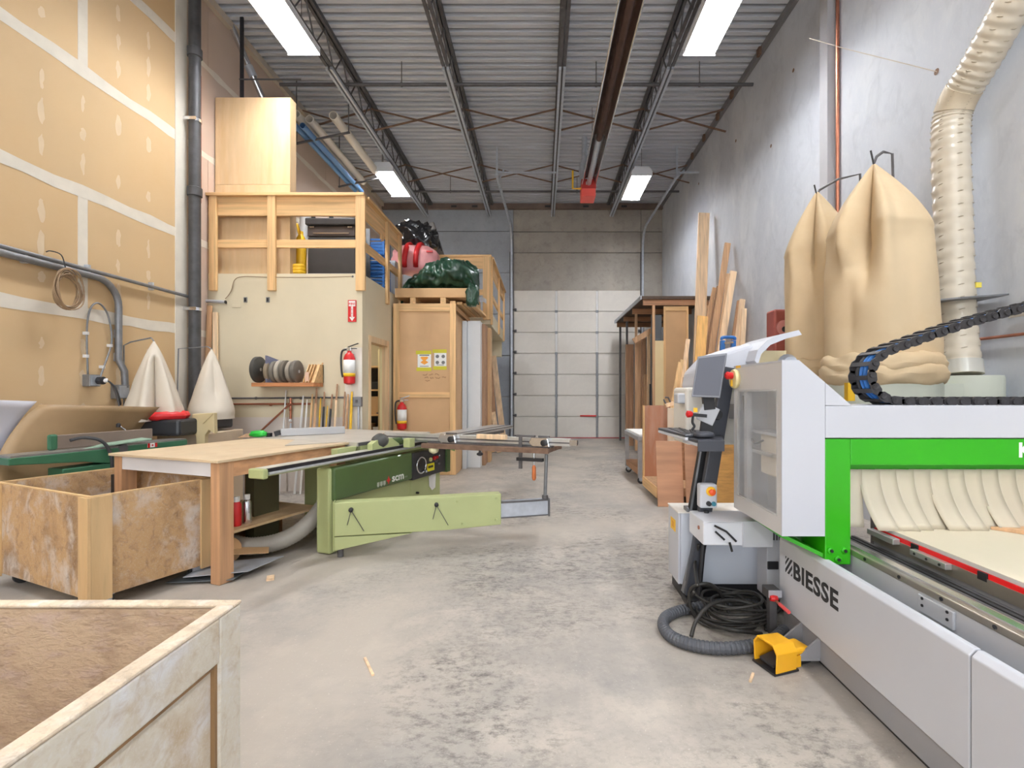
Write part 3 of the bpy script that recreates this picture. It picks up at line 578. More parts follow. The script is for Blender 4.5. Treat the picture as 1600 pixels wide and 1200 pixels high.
# fire extinguishers
def extinguisher(c, label, k=1.0):
    t = thing('fire_extinguisher', label, 'extinguisher', c, 'wall fire extinguishers')
    x, y, z = c
    MB().lathe([(0.03, z), (0.072, z + .02), (0.075, z + .05), (0.075, z + .36), (0.055, z + .41), (0.028, z + .435), (0.026, z + .46)], (x, y, 0), 18).build('cylinder_body', RED, t, smooth='auto')
    MB().lathe([(0.0765, z + .15), (0.0765, z + .335)], (x, y, 0), 18).build('paper_label', PAPER, t, smooth=True)
    MB().lathe([(0.077, z + .11), (0.077, z + .155)], (x, y, 0), 18).build('warning_band', YEL, t, smooth=True)
    MB().box(x - .03, x + .03, y - .025, y + .025, z + .455, z + .5).build('valve', SILVER, t, bevel=.006)
    MB().beam((x - .02, y, z + .51), (x + .12, y, z + .56), .022, .012).beam((x - .02, y, z + .49), (x + .1, y, z + .49), .022, .01).build('lever', BLACK if k > 1 else GALV, t)
    MB().tube(smoothpath([(x - .02, y, z + .48), (x - .09, y - .01, z + .46), (x - .105, y - .02, z + .36), (x - .1, y - .02, z + .2), (x - .085, y - .02, z + .1)], 5), .013, 8).build('hose', BLACK_R, t, smooth=True)
    bx(x - .03, x + .03, y + .07, y + .09, z + .28, z + .42, 'wall_bracket', STEEL_D, t)
extinguisher(at(546, 601, 6.61), 'fire extinguisher on the beige office wall beside the doorway', 1.2)
extinguisher(at(628, 672, 7.925), 'fire extinguisher on the tall fibreboard enclosure')
# sign
t = thing('extinguisher_sign', 'red arrow sign above the extinguisher on the beige office wall', 'sign', at(550.5, 503, 6.705))
a, b = at(544, 469, 6.705), at(557, 503, 6.705); cx_ = (a.x + b.x) / 2; w = b.x - a.x; h = a.z - b.z
bx(a.x, b.x, 6.695, 6.705, b.z, a.z, 'plate', RED, t)
bx(a.x + .012, b.x - .012, 6.693, 6.695, a.z - .085, a.z - .012, 'arrow_head_box', PAPER, t)
MB().add([(cx_ + x * w, 6.694, b.z + z * h) for x, z in ((-.12, .75), (.12, .75), (.12, .22), (.34, .22), (0, .03), (-.34, .22), (-.12, .22))], [tuple(range(7))]).build('arrow', PAPER, t)
text('FIRE', .045, (a.x + .016, 6.692, a.z - .068), (1, 0, 0), (0, 0, 1), 'lettering', RED, t, .001, width=w - .032)
for i, ch in enumerate('EXTINGUISHER'): text(ch, .018, (cx_ - .006, 6.692, b.z + h * .70 - i * .0142), (1, 0, 0), (0, 0, 1), 'lettering', RED, t, width=.01)

# ------------------------------------------------------------------ on top of and beside the enclosure
t = thing('flat_carton', 'long flat cardboard carton lying on top of the tall enclosure', 'box', at(675, 470, 8.2))
a, b = at(617, 473, 8.05), at(735, 452, 8.05)
MB().box(a.x, b.x, 8.05, 9.4, 2.93, b.z + .02).build('carton_body', CARD, t, bevel=.006)
for k, x in enumerate((a.x + .25, b.x - .5)): MB().box(x, x + .09, 8.06, 9.35, CZ - .02 + .0, 2.93).build('bearer', W_SPR_Y, t)
for k in range(4):
    x = -1.42 + .1 * k; z = 2.80 - .03 * k
    MB().beam((x - .06, 8.1 + .1 * k, 2.86 - .0 * k), (x - .02, 9.72, 2.87), .085, .04).build('lumber_offcut', W_SPR_Y, None, f'{("first", "second", "third", "fourth")[k]} spruce offcut from the enclosure, lying under the green tarp', 'lumber', 'offcuts under the tarp')
def blob(name, c, size, m, label, cat, seed, amp=.16, freq=2.2, flat=0.0, parts=None, sub=4):
    bm = bmesh.new(); bmesh.ops.create_icosphere(bm, subdivisions=sub, radius=1.0); off = Vector((seed * 3.1, seed * 1.7, seed))
    c = Vector(c); vs = []
    for v in bm.verts:
        p = v.co.normalized(); q = p * freq + off
        d = 1 + amp * noise.noise(q) + amp * .6 * abs(noise.noise(q * 2.1)) - amp * .5 * abs(noise.noise(q * 4.3)) + amp * .25 * noise.noise(q * 8)
        e = Vector([math.copysign(abs(x) ** .75, x) for x in p]) * d
        w = Vector((e.x * size[0], e.y * size[1], max(e.z, -1 + flat) * size[2])); vs.append(c + w)
    b = MB(); b.v = vs; b.f = [tuple(v.index for v in f.verts) for f in bm.faces]; bm.free()
    return b
TARP = mat('green_tarp', rgb(36, 70, 52), 0.28, 0, 0.35, 3, bump=0.5, coat=0.2); PBAG = mat('black_bag', rgb(26, 26, 28), 0.18, 0, 0.2, 4, bump=0.6, coat=0.4); PINK = mat('pink_bag', rgb(232, 160, 160), 0.45, 0, 0.12, 3, bump=0.3)
t = thing('tarp_bundle', 'dark green tarp bundle slumped over the flat carton', 'tarp', at(680, 470, 8.5))
def tarp(u, v):
    px = 624 + 124 * u; top = 458 - 55 * math.sin(math.pi * min(1, u ** 1.25 * .8)) ** .8; bot = 473 - 17 * min(1, u * 5) * (1 if u < .93 else max(0, 1 - (u - .93) * 25))
    a = 2 * math.pi * v; w = max(.03, math.sin(math.pi * u) ** .4)
    zc = (at(0, top, 8.45).z + at(0, bot, 8.45).z) / 2; hz_ = (at(0, top, 8.45).z - at(0, bot, 8.45).z) / 2
    p = Vector((at(px, 0, 8.45).x, 8.5 + .5 * w * math.cos(a), zc + hz_ * math.sin(a)))
    n_ = noise.noise(Vector((px * .05, math.cos(a) * 1.3, math.sin(a) * 1.3))); n2 = abs(noise.noise(Vector((px * .11, math.cos(a) * 2.6, math.sin(a) * 2.6 + 4)))); r = Vector((0, math.cos(a), math.sin(a)))
    n3 = abs(noise.noise(Vector((px * .035 + math.sin(a) * 2.2, math.cos(a) * 2, 7 + px * .02)))); return p + r * (.08 * n_ - .10 * n2 - .10 * (1 - n3) ** 6 + .04)
MB().grid(tarp, 60, 40).build('tarp_cloth', TARP, t, smooth=True)
tp = at(738, 462, 8.1); blob('tail', tp, (.1, .12, .18), TARP, '', '', 9, .3).build('tarp_tail', TARP, t, smooth=True)
t = thing('pink_bag', 'pink plastic bag with red stripes piled on the green tarp', 'bag', at(648, 425, 8.8)); c = at(651, 408, 9.0)
blob('b', c, (.42, .3, .27), PINK, '', '', 4, .12).build('bag_skin', PINK, t, smooth=True)
for dx in (-.13, .07): 
    ring = [(c.x + dx + .03 * math.sin(a), c.y - .33 * math.cos(a), c.z + .29 * math.sin(a)) for a in [math.pi * k / 10 for k in range(-2, 13)]]
    MB().tube([Vector(p) for p in ring], .05, 6).build('red_stripe', RED, t, smooth=True)
bx(c.x + .25, c.x + .36, c.y - .3, c.y - .27, c.z + .08, c.z + .11, 'red_mark', RED, t)
t = thing('black_bag', 'shiny black rubbish bag heaped on the mezzanine edge above the pink bag', 'bag', at(650, 392, 9.2)); blob('b', at(650, 374, 9.3), (.37, .33, .30), PBAG, '', '', 2, .3, 2.6).build('bag_skin', PBAG, t, smooth=True); MB().tube(smoothpath([at(630, 358, 9.1), at(621, 362, 9.05), at(616, 370, 9.05)], 4), lambda i: .05 - .004 * i, 8).build('tied_neck', PBAG, t, smooth=True)
t = thing('grey_case', 'grey hard case leaning behind the black rubbish bag', 'case', at(680, 400, 9.9)); MB().beam(at(684, 402, 10.0), at(668, 350, 10.0), .28, .1, (0, 1, 0)).build('shell', mat('case_grey', rgb(120, 116, 112), .45, .1, .1, 5), t, bevel=.02); MB().beam(at(690, 392, 9.53), at(682, 362, 9.53), .02, .02).build('edge_strip', BLACK, t)
t = thing('grey_duct_scrap', 'grey bent metal scrap beside the tarp at the railing post', 'scrap', at(748, 476, 9.5)); MB().grid(lambda u, v: at(738 + 22 * u, 480 - 10 * math.sin(u * 2.5) - 6 * v, 9.2 + .3 * v), 8, 3, (0, 0, -.01)).build('sheet', GALV, t); MB().beam(at(733, 478, 9.15), at(745, 468, 9.2), .05, .01).build('flap', PAPER, t)
# sheet goods standing beside the enclosure
def panel(name, x0, x1, y0, y1, z1, m, label, cat, edge=None, lean=0.0, group=None):
    t = thing(name, label, cat, ((x0 + x1) / 2, (y0 + y1) / 2, 0), group)
    MB().prism([(x0, y0, 0.002), (x1, y0, 0.002), (x1 + lean, y0, z1), (x0 + lean, y0, z1)], (0, y1 - y0, 0)).build('sheet_face', m, t)
    return t
panel('white_sheet', -1.40, -1.33, 8.6, 9.4, 2.62, mat('melamine_blue', rgb(214, 220, 226), .45, 0, .03, 2), 'bluish white melamine sheet standing against the tall enclosure', 'panel')
panel('white_sheet', -1.325, -1.10, 8.75, 9.45, 2.64, WHITE, 'broad white melamine sheet standing beside the tall enclosure', 'panel')
panel('brown_sheet', -1.21, -1.13, 9.0, 9.6, 2.62, W_BRN_Z, 'narrow dark brown sheet standing beside the white melamine', 'panel').location.x += 0.09
panel('fibreboard_sheet', -1.09, -0.99, 9.4, 9.72, 2.60, MDF, 'tan fibreboard sheet standing next to the white melamine', 'panel')
for k, (b0, t0, w, m, lb) in enumerate((((768, 705), (757, 547), 9, W_FIR_Z, 'reddish board leaning by the rear office wall'), ((776, 705), (764, 552), 8, W_BRN_Z, 'brown board leaning by the rear office wall'), ((789, 704), (771, 556), 9, W_PALE_Z, 'long pale board leaning outermost by the rear office wall'), ((771, 706), (754, 600), 7, W_SPR_Z, 'short spruce board leaning low by the rear office wall'), ((781, 706), (768, 625), 7, W_PALE_Z, 'short pale board leaning low by the rear office wall'))):
    a = onz(b0[0], b0[1], 0); b = at(t0[0], t0[1], a.y + .35)
    a.y -= .04 * k; MB().beam(a + Vector((0, 0, .01)), b, w * a.y / F, .03, (0, 1, 0)).build('leaning_board', m, None, lb, 'board', 'boards leaning by the rear office wall')

# ------------------------------------------------------------------ wall shelf of sanding discs
t = thing('disc_shelf', 'small wooden wall shelf with slotted box holding sanding discs', 'shelf', at(446, 603, 6.5)); SH = wood('shelf_wood', rgb(206, 140, 92), 'x')
a, b = at(398, 598, 6.5), at(494, 604, 6.5)
bx(a.x, b.x, 6.42, 6.71, b.z, a.z, 'shelf_plank', SH, t, bevel=.003)
q0, q1 = at(474, 569, 6.5), at(495, 598, 6.5)
MB().prism([(q1.x - .02, 6.42, q1.z), (q1.x, 6.42, q1.z), (q1.x, 6.70, q0.z + .03), (q1.x - .02, 6.70, q0.z + .03), ], (0.001, 0, 0)).build('side_cheek', W_SPR_X, t)
MB().prism([(q1.x - .03, 6.42, q1.z), (q1.x - .03, 6.7, q1.z), (q1.x - .03, 6.7, q0.z), (q1.x - .03, 6.6, q0.z)], (.03, 0, 0)).build('side_cheek', W_SPR_X, t)
bx(q0.x, q1.x, 6.68, 6.70, q1.z, q0.z, 'back_board', W_SPR_X, t)
for k in range(4): MB().beam((q0.x + .01 + .04 * k, 6.48, q1.z), (q0.x + .03 + .04 * k, 6.62, q0.z), .012, .03).build('divider', W_SPR_Z, t)
bx(q0.x + .05, q0.x + .1, 6.44, 6.45, q1.z + .02, q1.z + .14, 'paper_pad', mat('pad_pink', rgb(226, 190, 166), .8), t)
zs = at(0, 598, 6.5).z
def disc(px, r, w, m, label, tilt=0.0, face=None):
    c = at(px, 598, 6.55); c.z = zs + r + .002; t = thing('sanding_disc', label, 'disc', (c.x, c.y, zs), 'sanding discs on the wall shelf')
    MB().lathe([(.02, -w / 2), (r - .01, -w / 2), (r, -w / 2 + .008), (r, w / 2 - .008), (r - .01, w / 2), (.02, w / 2)], c, 28, 'x').build('disc_body', m, t, smooth='auto')
    MB().lathe([(.022, w / 2), (.022, w / 2 + .006), (.01, w / 2 + .006)], c, 12, 'x').build('hub', face or GALV, t)
DG = [mat('disc_%d' % k, rgb(*c), .7, .1, .15, 8) for k, c in enumerate(((70, 68, 64), (140, 126, 106), (122, 116, 106), (168, 160, 146), (104, 96, 86), (150, 142, 130), (112, 106, 98)))]
disc(404, .175, .06, DG[0], 'large dark sanding disc at the wall end of the shelf', 0, DG[3])
for k, (px, r, lb) in enumerate(((423, .15, 'beside the blue-grey plate'), (431, .145, 'second behind the blue-grey plate'), (439, .15, 'pale one near the middle of the row'), (447, .15, 'dark one near the middle of the row'), (456, .145, 'pale one near the slotted box'), (464, .15, 'grey one next to the slotted box'))):
    disc(px, r, .055, DG[1 + k % 6], 'sanding disc on the wall shelf, ' + lb)
t = thing('blue_grey_plate', 'square blue-grey plate standing among the sanding discs', 'plate', at(417, 597, 6.5)); p0 = at(412, 597, 6.44); p1 = at(434, 597, 6.68); p1.z = p0.z
MB().add([(p0.x + .02, 6.44, zs + .002), (p0.x + .14, 6.68, zs + .002), (p0.x + .16, 6.68, zs + .27), (p0.x + .02, 6.44, zs + .36), (p0.x + .045, 6.435, zs + .002), (p0.x + .165, 6.675, zs + .002), (p0.x + .185, 6.675, zs + .27), (p0.x + .045, 6.435, zs + .36)], [(0, 1, 2, 3), (7, 6, 5, 4), (0, 4, 5, 1), (1, 5, 6, 2), (2, 6, 7, 3), (3, 7, 4, 0)]).build('plate', mat('plate_blue', rgb(116, 118, 140), .5, .1, .08, 5), t)
t.location = t.location

# pipes, boxes and sticks on the office front wall
yw = OY - 0.03
def wall_pipe(name, pts, r, m, label, cat='pipe', clips=()):
    t = thing(name, label, cat, pts[0]); MB().tube(pts, r, 8).build('pipe_run', m, t, smooth='auto')
    for p in clips: MB().cyl(Vector(p) - Vector((0.01, 0, 0)), Vector(p) + Vector((0.01, 0, 0)), r * 1.6, n=8).build('clip', m, t)
    return t
A = lambda px, py, dy=0: at(px, py, OY - 0.03 - dy)
wall_pipe('air_pipe', [A(345, 622.5), A(540, 621)], .012, STEEL_D, 'thin dark pipe running level along the beige office wall', clips=(A(400, 622), A(470, 622)))
wall_pipe('copper_pipe', [A(345, 631.5, .01), A(486, 631, .01)], .014, COPPER, 'copper pipe running level along the beige office wall', clips=(A(423, 632, .01), A(452, 632, .01)))
wall_pipe('copper_pipe', [A(454, 622, .03), A(454, 660, .03)], .016, COPPER, 'short upright copper pipe below the disc shelf', clips=(A(454, 640, .03),))
wall_pipe('copper_pipe', [A(457, 630, .05), A(448, 636, .05), A(405, 676, .05)], .014, COPPER, 'slanting copper pipe below the disc shelf')
t = thing('pipe_valve', 'round white valve at the foot of the upright copper pipe', 'valve', A(454, 662, .05)); MB().lathe([(.022, 0), (.022, -.02), (.008, -.03)], A(454, 657, .05), 12, 'y').build('dial', WHITE, t); MB().cyl(A(454, 672, .05), A(454, 661, .05), .012, n=8).build('stem', GALV, t)
t = thing('switch_box', 'grey electrical box with conduit on the white strip beside the office doorway', 'switch', A(560, 636, 0)); a, b = A(553, 620), A(566, 635)
bx(a.x, b.x, OY - .08, OY - .006, b.z, a.z, 'enclosure', GALV_D, t, bevel=.006); bx((a.x + b.x) / 2 - .015, (a.x + b.x) / 2 + .01, OY - .095, OY - .08, b.z + .05, b.z + .09, 'toggle', STEEL_D, t); MB().cyl(A(560, 635, .01), A(560, 700, .01), .014, n=8).build('conduit', GALV, t, smooth='auto')
t = thing('wall_wire', 'thin loose wire drooping along the top of the beige office wall', 'wire', A(352, 470)); MB().tube(smoothpath([A(352, 467), A(361, 455), A(367, 437), A(382, 432), A(420, 433), A(480, 433.5), A(550, 432)], 6), .006, 6).build('cable', mat('wire_tan', rgb(150, 128, 100), .6), t, smooth=True); MB().cyl(A(552, 431), A(550, 433), .012, n=8).build('staple', STEEL_D, t)
t = thing('conduit_stub', 'pale conduit stub poking out at the corner of the office wall', 'conduit', A(336, 472)); MB().cyl(A(318, 470), A(352, 472), .022, n=10).build('stub', GALV, t); MB().cyl(A(352, 472), A(353, 472), .024, n=10).build('open_end', BLACK, t)
for px, lb in ((382, 'small open outlet box near the conduit stub'), (417, 'small open outlet box below the middle railing post')):
    t = thing('outlet_box', lb, 'outlet', A(px, 472)); a, b = A(px - 2.6, 464), A(px + 2.6, 472); bx(a.x, b.x, OY - .012, OY - .0, b.z, a.z, 'box_rim', GALV_D, t); bx(a.x + .01, b.x - .01, OY - .014, OY - .012, b.z + .01, a.z - .01, 'box_opening', BLACK, t)
t = thing('cover_plate', 'faint beige cover plate between the conduit stub and outlet box', 'plate', A(368, 481)); a, b = A(361, 467), A(375, 480); bx(a.x, b.x, OY - .008, OY, b.z, a.z, 'plate', BEIGE, t, bevel=.003)
sticks = [(447, 610, 'x', WHITE, .022, 'pale thin stick leaning alone under the disc shelf'), (474, 618, 'x', WHITE, .03, 'white wooden strip in the row of sticks'), (480, 624, 'x', PAPER, .026, 'shorter white strip in the row of sticks'), (488, 616, 'x', W_SPR_Z, .03, 'yellowish spruce strip in the row of sticks'),
          (495, 606, 'x', W_FIR_Z, .034, 'reddish broom handle in the row of sticks'), (501, 622, 'x', YEL, .024, 'yellow handle beside the reddish broom handle'), (507, 612, 'x', BLACK, .03, 'black handled tool in the row of sticks'), (512, 634, 'x', YEL, .018, 'short yellow handled tool in the row of sticks'), (519, 616, 'x', BLACK, .03, 'black bar near the end of the row of sticks'),
          (527, 600, 'x', W_PALE_Z, .03, 'tallest pale wooden stick in the row'), (539, 612, 'x', W_BRN_Z, .03, 'brown stick next to the bright yellow pole'), (544, 616, 'x', W_FIR_Z, .032, 'reddish stick touching the bright yellow pole'), (550, 612, 'x', YEL, .036, 'bright yellow pole at the doorway end of the row of sticks')]
r_ = random.Random(11)
for px, py, _, m, w, lb in sticks:
    top = at(px, py, OY - .05); foot = Vector((top.x - r_.uniform(-.02, .04), OY - .22, .005))
    t = thing('leaning_stick', lb, 'stick', foot, 'sticks leaning on the office wall'); mid = foot.lerp(top, .85)
    MB().tube([foot, mid], w / 2, 8).build('shaft', m, t, smooth='auto'); MB().tube([mid, top], lambda i: (w / 2, w / 3)[i], 8).build('tip', m if r_.random() < .6 else W_BRN_Z, t, smooth='auto')
# ------------------------------------------------------------------ left wall services
t = thing('rain_leader', 'tall black drain pipe clamped to the wall end beside the mezzanine', 'pipe', (-4.49, 6.30, 0))
PB = mat('pipe_black', rgb(66, 66, 68), 0.5, 0.1, 0.15, 6, dirt=rgb(96, 96, 98), dirt_amt=.6)
MB().cyl((-4.49, 6.3, 0), (-4.49, 6.3, 3.9), 0.068, n=20).build('lower_length', PB, t, smooth='auto'); MB().cyl((-4.49, 6.3, 3.9), (-4.49, 6.3, ZC), 0.068, n=20).build('upper_length', PB, t, smooth='auto')
for z in (3.9, 5.7): MB().lathe([(0.07, z), (.084, z + .005), (.084, z + .11), (.07, z + .12)], (-4.49, 6.3, 0), 20).build('coupling', PB, t, smooth='auto')
for z in (2.42, 4.86):
    MB().lathe([(0.0705, z), (.078, z), (.078, z + .04), (.0705, z + .04)], (-4.49, 6.3, 0), 20).box(-4.585, -4.42, 6.22, 6.225, z, z + .04).build('clamp', SILVER, t)
wall_pipe('copper_line', [(-4.57, 6.52, 3.9), (-4.57, 6.52, 5.6), (-4.58, 6.44, 5.75)], .012, COPPER, 'thin copper line beside the black drain pipe')
CZ_ = 2.58
def conduit(name, pts, r, label, clips=()):
    t = thing(name, label, 'conduit', pts[0], 'grey conduits on the tan wall'); MB().tube(pts, r, 12).build('conduit_run', GALV_D, t, smooth='auto')
    for c in clips:
        MB().box(XL, XL + .05, c[0] - .012, c[0] + .012, c[1] - .045, c[1] + .045).build('strap', GALV, t)
    return t
xw = XL + 0.045
conduit('wall_conduit', [(xw, YF + .2, CZ_ + .05), (xw, 6.28, CZ_ + .02)], .02, 'upper grey conduit running along the tan wall to the drain pipe', [(4.9, CZ_ + .03), (5.7, CZ_ + .03), (3.9, CZ_ + .03)])
bend = [(xw, YF + .2, CZ_ - .02), (xw, 4.98, CZ_ - .03)] + [(xw, 4.98 + .26 * math.sin(a), CZ_ - .03 - .26 * (1 - math.cos(a))) for a in [math.pi / 2 * k / 7 for k in range(1, 8)]] + [(xw, 5.24, 1.72), (xw + .02, 5.29, 1.6), (xw + .02, 5.30, 1.42)]
conduit('wall_conduit', bend, .033, 'thick grey conduit bending down the tan wall to a switch box', [(5.24, 2.0), (5.24, 1.75), (4.3, CZ_ - .02)])
def gbox(name, y, z, w, h, dpt, label):
    t = thing(name, label, 'electrical box', (XL + dpt / 2, y, z)); bx(XL, XL + dpt, y - w / 2, y + w / 2, z, z + h, 'enclosure', GALV_D, t, bevel=.006); bx(XL + dpt, XL + dpt + .004, y - w / 2 + .01, y + w / 2 - .01, z + .01, z + h - .01, 'cover', GALV, t); return t
gbox('junction_box', 5.26, 1.30, .14, .15, .09, 'grey switch box at the foot of the thick bent conduit')
g = gbox('outlet_box', 4.93, 1.43, .12, .12, .08, 'grey outlet box with a black plug on the tan wall')
MB().lathe([(.04, 0), (.04, .05), (.02, .06)], (XL + .085, 4.96, 1.49), 12, 'x').build('socket', BLACK, g); MB().cyl((XL + .13, 4.96, 1.49), (XL + .16, 4.98, 1.49), .022, n=8).build('plug', WHITE, g)
t = thing('wall_cable', 'grey cable looping up the tan wall from the outlet box', 'cable', (xw, 4.93, 1.56))
loop = smoothpath([(XL + .03, 4.90, 1.55), (XL + .03, 4.89, 2.0), (XL + .03, 4.93, 2.22), (XL + .03, 5.02, 2.29), (XL + .03, 5.12, 2.2), (XL + .03, 5.17, 2.0), (XL + .03, 5.16, 1.85), (XL + .035, 5.06, 1.6), (XL + .05, 5.02, 1.52), (XL + .1, 5.0, 1.49)], 6)
MB().tube(loop, .009, 6).build('cable_run', GALV_D, t, smooth=True)
for y, z in ((4.89, 1.95), (4.89, 1.72), (5.16, 1.85), (5.07, 1.62)): bx(XL, XL + .04, y - .015, y + .015, z, z + .03, 'cable_clip', WHITE, t)
t = thing('power_lead', 'dark power lead dangling from the plug to the switch box', 'cable', (XL + .1, 5.1, 1.3)); MB().tube(smoothpath([(XL + .16, 4.98, 1.49), (XL + .2, 5.02, 1.42), (XL + .2, 5.08, 1.28), (XL + .14, 5.15, 1.24), (XL + .1, 5.18, 1.33)], 6), .008, 6).build('lead', BLACK_R, t, smooth=True); MB().tube(smoothpath([(XL + .17, 4.99, 1.48), (XL + .17, 5.05, 1.38), (XL + .18, 5.1, 1.2)], 6), .007, 6).build('lead_slack', STEEL_D, t, smooth=True)
t = thing('cable_coil', 'coil of brown cable hanging from the conduit on the tan wall', 'cable', (xw, 4.62, 2.1)); r_ = random.Random(4)
for k in range(9):
    ry, rz, oy, oz = r_.uniform(.1, .14), r_.uniform(.15, .2), r_.uniform(-.015, .015), r_.uniform(-.015, .015)
    MB().tube([(XL + .10 + .012 * k % .06 + .01 * math.sin(3 * a + k), 4.60 + oy + ry * math.cos(a), 2.355 + oz - (.19 - rz) + rz * math.sin(a)) for a in [2 * math.pi * q / 28 for q in range(28)]], .006, 6, closed=True).build('cable_loop', mat('cable_brown', rgb(150, 124, 96), .6, .2, .2, 9), t, smooth=True)
MB().tube(smoothpath([(XL + .1, 4.6, 2.54), (XL + .09, 4.57, 2.66), (XL + .06, 4.5, 2.68), (XL + .06, 4.46, 2.66)], 5), .005, 6).build('cable_tail', BLACK_R, t, smooth=True)
for k, (p, q) in enumerate(((Vector((-4.53, 0, 0)), Vector((-4.54, 6.66, 2.55))), (Vector((-4.36, 0, 0)), Vector((-4.47, 6.67, 2.46))))):
    MB().beam(Vector((p.x, 6.52, .01)), q, .055, .03, (0, 1, 0)).build('leaning_strip', W_PALE_Z if k else W_FIR_Z, None, ('narrow reddish strip of wood leaning behind the drain pipe', 'wider pale strip of wood leaning at the office corner')[k], 'wood strip')

# ------------------------------------------------------------------ curled laminate sheets
LAMB = mat('laminate_back', rgb(156, 128, 92), 0.5, 0, 0.08, 2, stretch=(.4, 3, 3)); LAMW = mat('laminate_white', rgb(222, 222, 232), 0.4, 0, 0.02, 2)
def bez(a, b, c, t): return a.lerp(b, t).lerp(b.lerp(c, t), t)
def curl(name, near, far, m, m2, label):
    t = thing(name, label, 'laminate sheet', (near[0] + far[0]) / 2, 'curled laminate sheets')
    fn = lambda u, v: bez(near[0].lerp(far[0], u), near[1].lerp(far[1], u), near[2].lerp(far[2], u), v)
    MB().grid(fn, 10, 14, (-.002, .002, 0)).build('front_face', m, t, smooth=True)
    MB().grid(lambda u, v: fn(u, v) + Vector((-.004, .004, 0)), 10, 14, (-.002, .002, 0)).build('back_face', m2, t, smooth=True)
curl('laminate_sheet', (Vector((-4.22, 3.70, .42)), at(-20, 690, 3.95), at(62, 632, 4.32)), (Vector((-4.2, 5.0, .42)), at(180, 700, 5.1), at(250, 636, 5.12)), LAMB, LAMW, 'brown backed laminate sheet curled behind the green jointer')
curl('laminate_sheet', (Vector((-4.50, 2.9, .42)), Vector((-4.56, 3.0, .9)), at(-90, 622, 3.55)), (Vector((-4.4, 3.95, .42)), Vector((-4.56, 4.0, .9)), at(58, 627, 4.30)), LAMW, LAMB, 'bright white laminate sheet curled at the tan wall behind the wheeled bin')

# ------------------------------------------------------------------ jointer
JG = mat('jointer_green', rgb(62, 112, 82), 0.4, 0.1, 0.08, 4)
JM = frame((-4.27, 3.84, 0), (.29, .957, 0))
t = thing('jointer', 'green jointer with long bed and low fence beside the tan wall', 'jointer', (-4.0, 4.5, 0))
def J(): return MB(JM)
J().prism([(0, -.1, .80), (0, -.1, .855), (.78, -.1, .855), (.78, -.1, .70), (.5, -.1, .76)], (0, .22, 0)).build('infeed_table', JG, t, bevel=.006)
J().box(.01, .78, -.095, .115, .855, .872).build('infeed_bed', IRON, t)
J().prism([(.84, -.1, .74), (.84, -.1, .865), (1.42, -.1, .865), (1.42, -.1, .815)], (0, .22, 0)).build('outfeed_table', JG, t, bevel=.006)
J().box(.84, 1.41, -.095, .115, .865, .878).build('outfeed_bed', IRON, t)
J().lathe([(.05, -.1), (.05, .1)], (.81, 0, .83), 16, 'y').build('cutter_head', STEEL_D, t)
J().box(.38, 1.18, .06, .085, .878, 1.0).build('fence', mat('fence_brown', rgb(140, 124, 112), .45, .2, .1, 4), t, bevel=.006); J().box(.33, .40, .055, .09, .872, 1.01).build('fence_end', JG, t, bevel=.02)
J().cyl((1.0, .09, .95), (.93, .14, 1.04), .008, n=8).build('fence_lever', SILVER, t); J().lathe([(.018, 0), (.018, .03), (.008, .04)], (.92, .145, 1.03), 10, 'z').build('lever_knob', BLACK, t)
J().prism([(.5, -.05, .855), (.7, -.12, .882), (1.05, -.12, .9), (1.02, -.02, .91), (.7, -.02, .89)], (0, 0, .015)).build('guard', mat('guard_pale_green', rgb(150, 178, 158), .4, .1, .06, 5), t, bevel=.004)
J().prism([(.35, -.09, 0), (.35, -.09, .72), (1.1, -.09, .72), (1.1, -.09, 0)], (0, .2, 0)).build('stand', JG, t, bevel=.01)
MB(JM).tube(smoothpath([(.45, .0, .95), (.52, -.06, .97), (.62, -.12, .93), (.68, -.14, .8), (.69, -.14, .62)], 6), .014, 8).build('black_cable', BLACK_R, t, smooth=True)
fl = J().box(1.02, 1.11, -.104, -.1, .825, .868).build('flag_sticker', PAPER, t)
for x in (1.02, 1.088): J().box(x, x + .022, -.1055, -.104, .825, .868).build('flag_bar', RED, fl)
J().add([(1.065 + .013 * math.cos(a) * (1 if k % 2 else .5), -.1055, .846 + .015 * math.sin(a) * (1 if k % 2 else .5)) for k, a in enumerate([2 * math.pi * q / 10 for q in range(10)])], [tuple(range(10))]).build('flag_leaf', RED, fl)

# ------------------------------------------------------------------ bag dust collector by the tan wall
def canvas_bag(top, c, r, z0, folds, seed, top_r=.03, rad=None, nz=44, na=72, droop=0.0):
    top = Vector(top); c = Vector(c); H_ = top.z - z0
    def fn(u, v):
        a = 2 * math.pi * v; h = u                       # u: 0 foot, 1 tip
        R = rad(h) * r
        for (a0, w, depth, h0, h1) in folds:
            da = (a - a0 + math.pi) % (2 * math.pi) - math.pi
            e = max(0, min(1, (h - h0) / .3)) ** 1.5 * (1 if h < h1 else max(0, 1 - (h - h1) / .08))
            R *= 1 - depth * e * math.exp(-(abs(da) / w) ** 1.3) + depth * .35 * e * math.exp(-((abs(da) - 2.2 * w) / (.9 * w)) ** 2)
        R *= 1 + .035 * noise.noise(Vector((math.cos(a) * 1.6, math.sin(a) * 1.6, h * 4 + seed)))
        p = c.lerp(top, h ** 1.6); z = z0 + H_ * h
        return (p.x + R * math.cos(a), p.y + R * math.sin(a), z)
    return MB().grid(fn, nz, na)
CANW = mat('canvas_white', rgb(214, 204, 188), 0.85, 0, 0.05, 3, dirt=rgb(206, 196, 180), dirt_amt=.4); CANT = mat('canvas_tan', rgb(206, 184, 150), 0.85, 0, 0.06, 2.5, dirt=rgb(192, 162, 122), dirt_amt=.5)
t = thing('bag_dust_collector', 'dust collector with two white cloth bags and black housings by the tan wall', 'dust collector', (-4.1, 5.6, 0))
